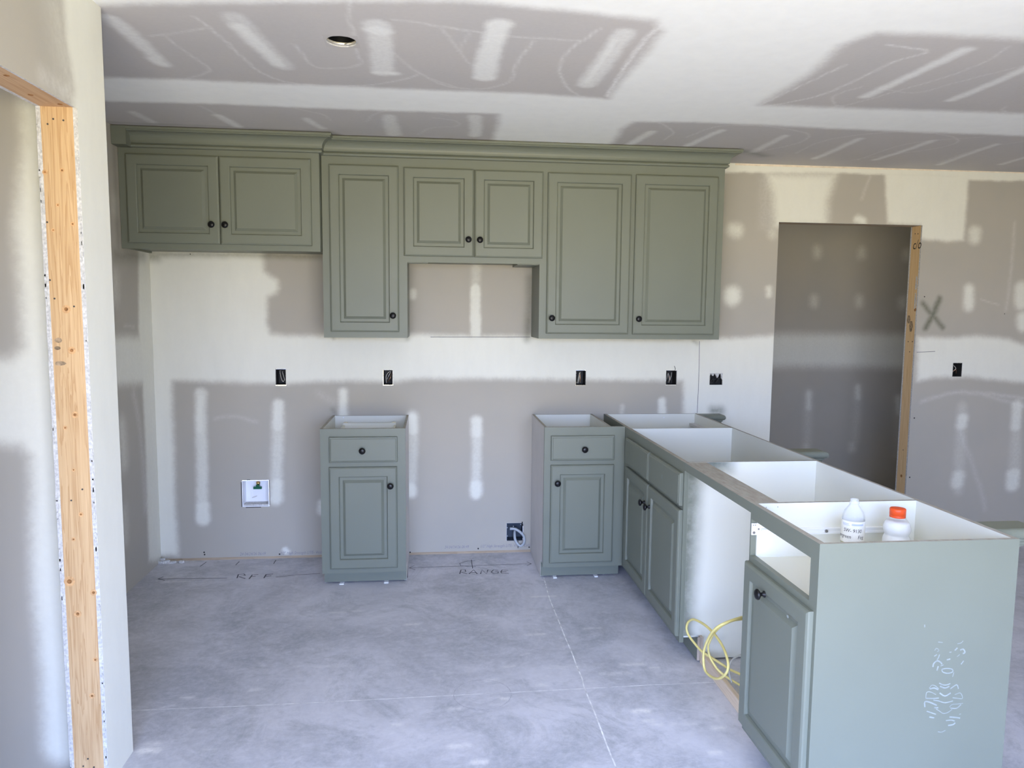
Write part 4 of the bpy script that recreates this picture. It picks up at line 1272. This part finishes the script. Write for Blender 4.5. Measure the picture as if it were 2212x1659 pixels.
for u, v in ((1655, 1096), (1680, 1095)):
    p = px(u, v, 1, YE - 0.013)
    MB().cyl((p[0], YE - 0.0125, p[2]), (p[0], YE - 0.0145, p[2]), 0.0016, seg=8).build('screw', 'screw_steel', ec)
# dusty boot print and scuffs on the painted end
mb = MB()
pe = lambda u, v: (u, YPN - 0.0006, v)
E2 = [px(u, v, 1, YPN) for u, v in ((2002, 1530), (2082, 1475), (2042, 1478), (2042, 1585))]


def bp(u, v):
    q = px(1960 + u / 5.19, 1300 + v / 5.19, 1, YPN)
    return (q[0], q[2])


prints = [[(305, 545), (325, 520), (352, 540), (335, 560)], [(360, 590), (345, 630), (330, 650)], [(285, 730), (295, 690), (335, 660), (375, 680), (385, 700)], [(370, 720), (405, 705)],
          [(385, 755), (440, 745), (500, 755), (505, 785), (450, 800), (395, 785), (385, 755)], [(530, 545), (560, 515)], [(555, 615), (585, 590)], [(600, 700), (630, 660)],
          [(590, 540), (625, 530), (645, 565), (620, 580)], [(560, 470), (600, 460), (625, 435)], [(470, 565), (495, 562)], [(440, 650), (480, 640)], [(345, 450), (395, 455)],
          [(355, 910), (400, 930), (440, 930), (480, 915)], [(365, 945), (420, 965), (470, 945)], [(245, 970), (270, 935), (310, 940), (350, 975)], [(480, 975), (520, 945), (555, 930), (572, 975)],
          [(250, 975), (300, 965), (345, 985)], [(205, 1080), (215, 1015), (260, 1010), (320, 1040)], [(205, 1080), (290, 1082), (352, 1078)], [(360, 1020), (420, 1055), (485, 1020)],
          [(505, 1075), (560, 1080), (610, 1085), (615, 1060), (590, 1020), (530, 1040)], [(290, 1100), (350, 1110), (420, 1130), (510, 1110)], [(195, 1180), (195, 1120), (250, 1125), (330, 1160)],
          [(470, 1180), (500, 1150), (560, 1145), (622, 1137)], [(480, 1190), (550, 1192), (600, 1150)], [(300, 1185), (345, 1187)], [(320, 1200), (360, 1225), (400, 1250), (450, 1240), (500, 1205)],
          [(215, 1225), (260, 1240), (320, 1260)], [(470, 1290), (540, 1295), (590, 1303)], [(580, 1260), (600, 1255)], [(430, 1330), (490, 1325), (530, 1335)], [(455, 1385), (510, 1375), (535, 1355)],
          [(340, 1455), (380, 1460), (425, 1440)], [(193, 255), (193, 285)], [(345, 720), (330, 770)], [(520, 790), (505, 840)], [(300, 610), (330, 590)], [(245, 1290), (300, 1300)]]
for k, pts in enumerate(prints):
    mb.ribbon([bp(*q) for q in pts], 0.0022 + 0.001 * (k % 3), pe, 3)
o = mb.build('boot_print', 'paint_scuff', ec, recalc=False)
o['kind'] = 'stuff'
for (y, z, a, b) in ((-2.33, 0.455, .007, .012), (-2.36, 0.40, .006, .010), (-2.50, 0.625, .012, .007)):
    mb = MB()
    mb.add([(XL - 0.0168 - (0.0024 if z > .6 else 0), y + a * math.cos(k * .785) * rng.uniform(.5, 1), z + b * math.sin(k * .785) * rng.uniform(.5, 1)) for k in range(8)], [tuple(range(8))])
    mb.build('scuff', 'paint_scuff', ec, recalc=False)
mb = MB()
mb.add([(XL - 0.0194, -1.27 + .008 * math.cos(k * .785), 0.77 + .016 * math.sin(k * .785) * (1 if k % 2 else .5)) for k in range(8)], [tuple(range(8))])
mb.build('scuff', 'paint_scuff', sk, recalc=False)

# corbels under the future bar top
def corbel(yc, w, L):
    """moulded cap (rounded on the three free sides) over a scooped bracket"""
    mb = MB()
    lay = [(-0.006, 0.0)] + [(-0.006 + 0.017 * math.sin(a), -0.017 + 0.017 * math.cos(a)) for a in np.linspace(0.25, math.pi - 0.1, 9)] + \
          [(-0.004, -0.036), (-0.004, -0.041), (-0.010, -0.045), (-0.010, -0.053), (-0.016, -0.056)]
    x0_ = XRR - 0.001
    vs, fs = [], []
    for o_, z in lay:
        vs += [(x0_, yc - w / 2 - o_, HB - 0.001 + z), (x0_ + L + o_, yc - w / 2 - o_, HB - 0.001 + z), (x0_ + L + o_, yc + w / 2 + o_, HB - 0.001 + z), (x0_, yc + w / 2 + o_, HB - 0.001 + z)]
    n = len(lay)
    for k in range(n - 1):
        for q in range(4):
            fs.append((4 * k + q, 4 * k + (q + 1) % 4, 4 * k + 4 + (q + 1) % 4, 4 * k + 4 + q))
    fs += [(0, 1, 2, 3), (4 * n - 1, 4 * n - 2, 4 * n - 3, 4 * n - 4)]
    mb.add(vs, fs)
    sc_ = [(0.0, -0.056), (L - 0.018, -0.056)] + [(0.030 + (L - 0.048) * (1 - math.sin(a)), -0.056 - 0.125 * (1 - math.cos(a))) for a in np.linspace(0.12, math.pi / 2, 9)] + \
          [(0.030, -0.200), (0.020, -0.218), (0.0, -0.222)]
    mb.prism(sc_, lambda a, b, d: (x0_ + a, d, HB - 0.001 + b), yc + w / 2 - 0.016, yc - w / 2 + 0.016)
    return mb.build('corbel', 'sage_paint')


for yy, w, lab in ((-0.050, 0.070, 'small green moulded corbel beside the plain wall behind the peninsula'), (-1.262, 0.085, 'green moulded corbel on the back of the sink base'),
                   (-2.486, 0.085, 'green moulded corbel on the back of the end cabinet')):
    o = corbel(yy, w, 0.150)
    bm_ = o.modifiers.new('soft_edges', 'BEVEL')
    bm_.width = 0.002
    bm_.segments = 2
    bm_.limit_method = 'ANGLE'
    tag(o, lab, 'corbel', 'corbels along the back of the peninsula')

# ------------------------------------------------------------------ electrical and plumbing boxes in the wall
def open_box(mb, a0, a1, b0, b1, y0, y1, th=0.0025, mi=0):
    mb.box(a0, a0 + th, y0, y1, b0, b1, mi)
    mb.box(a1 - th, a1, y0, y1, b0, b1, mi)
    mb.box(a0 + th, a1 - th, y0, y1, b0, b0 + th, mi)
    mb.box(a0 + th, a1 - th, y0, y1, b1 - th, b1, mi)
    mb.box(a0 + th, a1 - th, y1 - th, y1, b0 + th, b1 - th, mi)


labs = ['outlet box with looping wires over the refrigerator space', 'outlet box with looping wires above the lone base cabinet', 'outlet box with bunched wires above the narrow corner-side base cabinet',
        'outlet box with fanned wires above the blind corner cabinet', None, 'lone outlet box in the wall near the green sprayed X']
wires = {0: [[(.25, .9), (.45, .45), (.7, .15), (.85, .3)], [(.15, .7), (.4, .3), (.75, .1)], [(.6, .85), (.9, .25)]],
         1: [[(.25, .05), (.25, .6), (.6, .9), (.9, .95)], [(.3, .1), (.75, .4), (.95, .85)], [(.35, .35), (.6, .65), (.85, .9)], [(.9, .2), (.6, .4), (.4, .75)]],
         2: [[(.2, .1), (.4, .9), (.55, .1)], [(.35, .2), (.45, .8), (.5, .3), (.6, .1)], [(.3, .1), (.5, .95)]],
         3: [[(.15, .3), (.2, .85), (.35, .4), (.4, .1)], [(.5, .1), (.35, .55), (.2, .9)], [(.45, .1), (.55, .6), (.7, .9)], [(.7, .1), (.6, .6), (.5, .92)]],
         5: [[(.3, .9), (.5, .6), (.2, .3)], [(.15, .2), (.5, .5), (.8, .15)]]}
for i, (a0, a1, b0, b1) in enumerate(BOXES):
    if i == 4:
        continue
    e = thing('outlet_box', labs[i], 'outlet box', ((a0 + a1) / 2, 0.0, b0), 'bare outlet boxes in the wall')
    mb = MB()
    open_box(mb, a0 + 0.002, a1 - 0.002, b0 + 0.002, b1 - 0.002, 0.001, 0.075)
    mb.build('box', 'box_plastic_dark' if i else 'box_plastic_dark', e)
    for k, w_ in enumerate(wires[i]):
        pts = [(a0 + (a1 - a0) * (0.12 + 0.76 * u), 0.045 - 0.030 * math.sin(math.pi * (j + .3) / (len(w_) - .2)), b0 + (b1 - b0) * (0.08 + 0.84 * v)) for j, (u, v) in enumerate(w_)]
        pts = [(pts[0][0], 0.068, pts[0][2])] + pts
        MB().tube(pts, 0.0016, 6, 6).build('wire', ('wire_white', 'copper', 'wire_white', 'wire_black')[k % 4] if i not in (0,) else ('wire_white', 'wire_black', 'wire_white')[k % 3], e, True)
    # chipped gypsum around the cut-out
    mb = MB()
    for k in range(14):
        s_ = rng.integers(0, 4)
        u = rng.uniform(a0, a1) if s_ < 2 else (a0, a1)[s_ - 2]
        v = (b0, b1)[s_] if s_ < 2 else rng.uniform(b0, b1)
        r = rng.uniform(0.0012, 0.0035)
        mb.prism([(u + r * math.cos(a) * rng.uniform(.5, 1.2), v + r * math.sin(a) * rng.uniform(.4, 1.0)) for a in np.linspace(0, 6.28, 7)[:-1]], lambda a, b, d: (a, d, b), -0.0012, 0.003)
    o = mb.build('chipped_rim', 'gypsum_edge', e)
    o['kind'] = 'stuff'
MB().tube([(2.128, -0.002, 1.158), (2.132, -0.006, 1.170), (2.124, -0.012, 1.186), (2.122, -0.013, 1.190)], 0.0012, 6, 4).build('stray_wire', 'wire_black', e, True)

# ragged three-lobed cut-out
a0, a1, b0, b1 = BOXES[4]
e = thing('rough_wall_cutout', 'ragged three-lobed hole cut in white plaster showing dark wires', 'wall hole', ((a0 + a1) / 2, 0.0, b0))
mb = MB()
mb.box(a0 - .01, a1 + .01, 0.055, 0.06, b0 - .01, b1 + .01).box(a0 - .012, a0 - .01, 0.0127, .06, b0 - .01, b1 + .01).box(a1 + .01, a1 + .012, 0.0127, .06, b0 - .01, b1 + .01)
mb.box(a0 - .01, a1 + .01, 0.0127, .06, b0 - .012, b0 - .01).box(a0 - .01, a1 + .01, 0.0127, .06, b1 + .01, b1 + .012)
mb.build('cavity', 'box_plastic_dark', e)
# drywall teeth that make the lobes
lobes = [(0.0, 0.0), (0.0, 0.80), (.08, .98), (.20, .80), (.26, .78), (.36, 1.0), (.48, .82), (.58, .60), (.66, .72), (.74, .97), (.86, .95), (.90, .6), (1.0, .42), (1.0, .05), (.7, .0), (.55, -.0), (.42, .02), (.3, -.0)]
outer = [(a0 - .002, b0 - .002), (a1 + .002, b0 - .002), (a1 + .002, b1 + .002), (a0 - .002, b1 + .002)]
top = [(a0 + (a1 - a0) * u, b0 + (b1 - b0) * (v - .01)) for u, v in lobes[1:14]]
mb = MB()
for (p0, p1) in zip(top[:-1], top[1:]):
    if abs(p0[0] - p1[0]) < 1e-6:
        continue
    mb.prism([p0, p1, (p1[0], b1 + .001), (p0[0], b1 + .001)], lambda a, b, d: (a, d, b), 0.0, 0.0127)
mb.build('plaster_edge', 'gypsum_edge', e)
for pts in (((.1, .2), (.15, .6), (.3, .75), (.4, .4)), ((.3, .1), (.5, .5), (.7, .3), (.85, .6)), ((.6, .1), (.75, .5), (.8, .85)), ((.15, .1), (.3, .45), (.55, .25))):
    MB().tube([(a0 + (a1 - a0) * u, 0.03 - 0.012 * (k % 2), b0 + (b1 - b0) * v) for k, (u, v) in enumerate(pts)], 0.004, 6, 5).build('wire', 'wire_black', e, True)

# ice maker supply box
a0, a1, b0, b1 = ICE
e = thing('ice_maker_box', 'white plastic ice maker valve box with green handle set in the wall', 'valve box', ((a0 + a1) / 2, 0.0, b0))
mb = MB()
open_box(mb, a0 + .003, a1 - .003, b0 + .003, b1 - .003, 0.0, 0.075, 0.003)
mb.build('box', 'white_plastic', e)
mb = MB()
rings(mb, (a0 + .001, a1 - .001, b0 + .001, b1 - .001), [(0, -.001), (0, .002), (.005, .002), (.005, -.001)], MAPY(0.0), loop=True)
mb.build('rim', 'white_plastic', e)
vx = -0.462
MB().cyl((vx, .045, b1 - .004), (vx, .045, b1 - .022), .010, seg=12).build('supply_pipe', 'copper', e, True)
MB().lathe([(.0, 0), (.012, 0), (.012, .010), (.009, .012), (.009, .018), (0.0, .018)], (vx, .045, b1 - .022), '-Z', 12).build('valve', 'brass', e, True)
MB().box(vx - .024, vx + .024, .020, .036, b1 - .060, b1 - .046).box(vx - .009, vx + .009, .024, .046, b1 - .048, b1 - .036).build('valve_handle', 'green_handle', e)
MB().box(a0 + .006, a1 - .006, .006, .072, b0 + .006, b0 + .014).build('plaster_crumbs', 'gypsum_edge', e)
mb = MB()
mb.add([(-0.492 + .016 * math.cos(k * .7) + .006 * math.sin(k * .7), .0715, 0.371 + .006 * math.sin(k * .7) + .004 * math.cos(k * .7)) for k in range(9)], [tuple(range(9))])
mb.build('oval_sticker', 'gypsum_edge', e, recalc=False)
mb = MB()
for (q0, q1) in (((a0 - .003, b0), (a0 - .003, b1 - .01)), ((a1 + .002, b0 + .01), (a1 + .002, b1)), ((a0 + .03, b1 + .002), (a0 + .05, b1 + .002)), ((a0 + .02, b0 - .003), (a1 - .05, b0 - .003))):
    MB().ribbon([q0, q1], .004, on_back).build('gap', 'marker_ink', e, recalc=False)

# range receptacle box with grey whip
a0, a1, b0, b1 = RNG
e = thing('range_outlet_box', 'blue outlet box low on the wall with a looped grey conduit', 'outlet box', ((a0 + a1) / 2, 0.0, b0))
mb = MB()
open_box(mb, a0 + .002, a1 - .002, b0 + .002, b1 - .002, 0.001, 0.075)
mb.build('box', 'box_plastic', e)
C_ = [px(u, v, 1, 0) for u, v in ((1101, 1141), (1112, 1141), (1124, 1148), (1131, 1158), (1130, 1170), (1122, 1176), (1113, 1166), (1112, 1152), (1116, 1146))]
dep = [-.012, -.018, -.024, -.028, -.030, -.026, -.012, .01, .05]
MB().tube([(p[0], d, p[2]) for p, d in zip(C_, dep)], .0085, 10, 6).build('conduit', 'grey_conduit', e, True)
p = C_[0]
MB().cyl((p[0] - .0004, dep[0], p[2]), (p[0] - .002, dep[0], p[2]), .005, seg=10).build('conduit_end', 'marker_ink', e)
mb = MB()
for u, v in ((1096, 1140), (1096, 1158), (1109, 1137), (1125, 1133), (1124, 1152)):
    q = px(u, v, 1, .0)
    MB().cyl((q[0], .004, q[2]), (q[0], .0, q[2]), .003, seg=8).build('screw_boss', 'grey_conduit', e)
MB().ribbon([px(u, v, 1, 0)[[0, 2]] for u, v in ((1119, 1168), (1119, 1184))], .004, on_back).build('board_gap', 'marker_ink', e, recalc=False)
MB().ribbon([px(u, v, 1, 0)[[0, 2]] for u, v in ((1128, 1127), (1129, 1136))], .008, on_back).build('board_gap', 'marker_ink', e, recalc=False)

# ------------------------------------------------------------------ drywall scraps in the nook corner
for k, (u, v, w, h, d) in enumerate(((358, 1203, .050, .018, .030), (372, 1207, .060, .012, .030), (347, 1210, .035, .016, .03), (392, 1207, .035, .014, .02), (352, 1196, .03, .012, .02))):
    p = px(u, v, 1, -0.03)
    z = 0.0006 + (0.02 if k == 4 else 0.0)
    mb = MB()
    r = [rng.uniform(.75, 1.1) for _ in range(6)]
    mb.prism([(p[0] + w / 2 * r[j] * math.cos(j * 1.047 + k), -0.036 + d / 2 * r[j] * math.sin(j * 1.047 + k)) for j in range(6)], lambda a, b, dd: (a, b, dd), z, z + h)
    tag(mb.build('drywall_scrap', 'gypsum_edge'), ('thick broken drywall scrap standing in the nook corner', 'long flat drywall scrap beside the bottom plate in the nook corner',
                                                   'drywall scrap touching the side wall of the nook', 'narrow drywall scrap farthest from the side wall of the nook', 'small drywall chip lying on top of the scraps in the nook corner')[k], 'scrap', 'drywall scraps in the corner')

# ------------------------------------------------------------------ yellow cord in the dishwasher gap
def cordpts(pp):
    return [px(u, v, 0, x) for u, v, x in pp]


cd = thing('extension_cord', 'yellow cord coiled loosely and hanging inside the dishwasher gap', 'cord', (XL + 0.05, -1.85, 0.0))
c1 = cordpts([(1617, 1331, 1.92), (1600, 1334, 1.82), (1576, 1342, 1.75), (1554, 1352, 1.71), (1539, 1365, 1.695), (1528, 1384, 1.690), (1521, 1404, 1.690), (1519.5, 1423, 1.690), (1522, 1445, 1.690),
              (1531, 1458, 1.690), (1547, 1466, 1.692), (1561, 1462, 1.695), (1571, 1450, 1.700), (1573, 1433, 1.705), (1567, 1410, 1.71), (1558, 1391, 1.715), (1542.5, 1369, 1.718), (1525, 1352, 1.715),
              (1509, 1342, 1.71), (1496, 1338, 1.705), (1486, 1345, 1.70), (1483, 1358, 1.70), (1487.5, 1372, 1.705), (1499, 1388, 1.715), (1516, 1407, 1.73), (1538, 1421.5, 1.755), (1561, 1436, 1.79),
              (1576, 1446, 1.82), (1596, 1455, 1.84), (1620, 1466, 1.85)])
MB().tube(c1, 0.0052, 8, 5).build('cord', 'cord_yellow', cd, True)
c2 = cordpts([(1617, 1335, 1.94), (1600, 1338, 1.85), (1582, 1341, 1.79), (1560, 1351, 1.74), (1544, 1366, 1.725), (1532, 1388, 1.725), (1530, 1402, 1.725), (1534, 1420, 1.73), (1547, 1442, 1.745), (1561, 1456, 1.765),
              (1580, 1469, 1.80), (1597, 1479, 1.815), (1618, 1490, 1.825)])
MB().tube(c2, 0.0046, 8, 5).build('cord', 'cord_yellow', cd, True)
c3 = cordpts([(1612, 1411, 1.85), (1597, 1416, 1.82), (1583, 1424, 1.79), (1576.5, 1436, 1.775), (1575, 1450, 1.77), (1577, 1462, 1.775), (1581, 1474, 1.78)])
MB().tube(c3, 0.0036, 8, 5).build('cord_tail', 'cord_grey', cd, True)
# ------------------------------------------------------------------ bottles standing on the shelf of the end cabinet
BX, BY, BZ = 1.971, -2.300, 0.7005
bt = thing('plastic_bottle', 'clear plastic bottle with handwritten paper label and greenish paint inside', 'bottle', (BX, BY, BZ))
prof = [(0, 0), (.030, 0), (.034, .004), (.0355, .012), (.0355, .150), (.0350, .160), (.0335, .170), (.028, .186), (.020, .198), (.0145, .206), (.0130, .209), (.0148, .2105), (.0150, .214), (.0130, .216), (.0130, .224), (.0118, .2245), (.0115, .21)]
MB().lathe(prof, (BX, BY, BZ), 'Z', 32).build('bottle_body', 'clear_plastic', bt, True)
MB().lathe([(0, .002), (.0335, .002), (.0345, .10), (.0345, .118), (0, .118)], (BX, BY, BZ), 'Z', 32).build('paint', 'olive_fill', bt, True)
lb = MB().lathe([(.0358, .085), (.0361, .086), (.0361, .156), (.0358, .157)], (BX, BY, BZ), 'Z', 40).build('paper_label', 'paper_label', bt, True)
th0 = math.atan2(CAM[1] - BY, CAM[0] - BX)


def wrap(r, zz):
    return lambda a, b: (BX + r * math.cos(th0 + a / r), BY + r * math.sin(th0 + a / r), zz + b)


lettering('handwriting', 'SW- 9130', 0.0165, lambda a, b: wrap(.0364, BZ + .1215)(a - .030, b), 'marker_ink', lb, 0.1, (0.86, 1))
lettering('handwriting', 'Evergreen', 0.0165, lambda a, b: wrap(.0364, BZ + .1010)(a - .0620, b), 'marker_ink', lb, 0.1, (0.86, 1))
lettering('handwriting', 'Fog', 0.0165, lambda a, b: wrap(.0364, BZ + .1010)(a + .016, b), 'marker_ink', lb, 0.1, (0.86, 1))
mb = MB()
for (u0, u1, z) in ((-.036, -.012, .149), (-.036, -.014, .146), (-.034, -.010, .143)):
    mb.ribbon([(u, z) for u in np.linspace(u0, u1, 8)], .0012, wrap(.0364, BZ))
mb.ribbon([(u, .147) for u in np.linspace(-.004, .034, 10)], .006, wrap(.0363, BZ))
mb.build('label_print', 'label_print', lb, recalc=False)

QX, QY, QZ = 2.124, -2.300, 0.7005
bq = thing('squat_bottle', 'small waisted bottle of white liquid with a bright red cap', 'bottle', (QX, QY, QZ))
prof = [(0, 0), (.036, 0), (.041, .006), (.042, .03), (.042, .085), (.040, .095), (.0365, .101), (.0365, .105), (.040, .111), (.0425, .120), (.0420, .128), (.038, .141), (.032, .152), (.024, .162), (.0215, .165), (.0215, .180)]
MB().lathe(prof, (QX, QY, QZ), 'Z', 36).build('bottle_body', 'clear_plastic', bq, True)
MB().lathe([(0, .002), (.035, .002), (.040, .008), (.041, .085), (.039, .094), (.0355, .101), (.0355, .105), (.039, .111), (.0414, .120), (.0408, .128), (.037, .141), (.034, .146), (0, .146)], (QX, QY, QZ), 'Z', 36) \
    .build('white_liquid', 'milky_fill', bq, True)
MB().lathe([(.0235, .161), (.0242, .1615), (.0242, .167), (.0232, .168), (.0245, .169), (.0248, .187), (.0235, .1905), (.020, .1912), (0, .1912)], (QX, QY, QZ), 'Z', 36).build('cap', 'cap_red', bq, True)
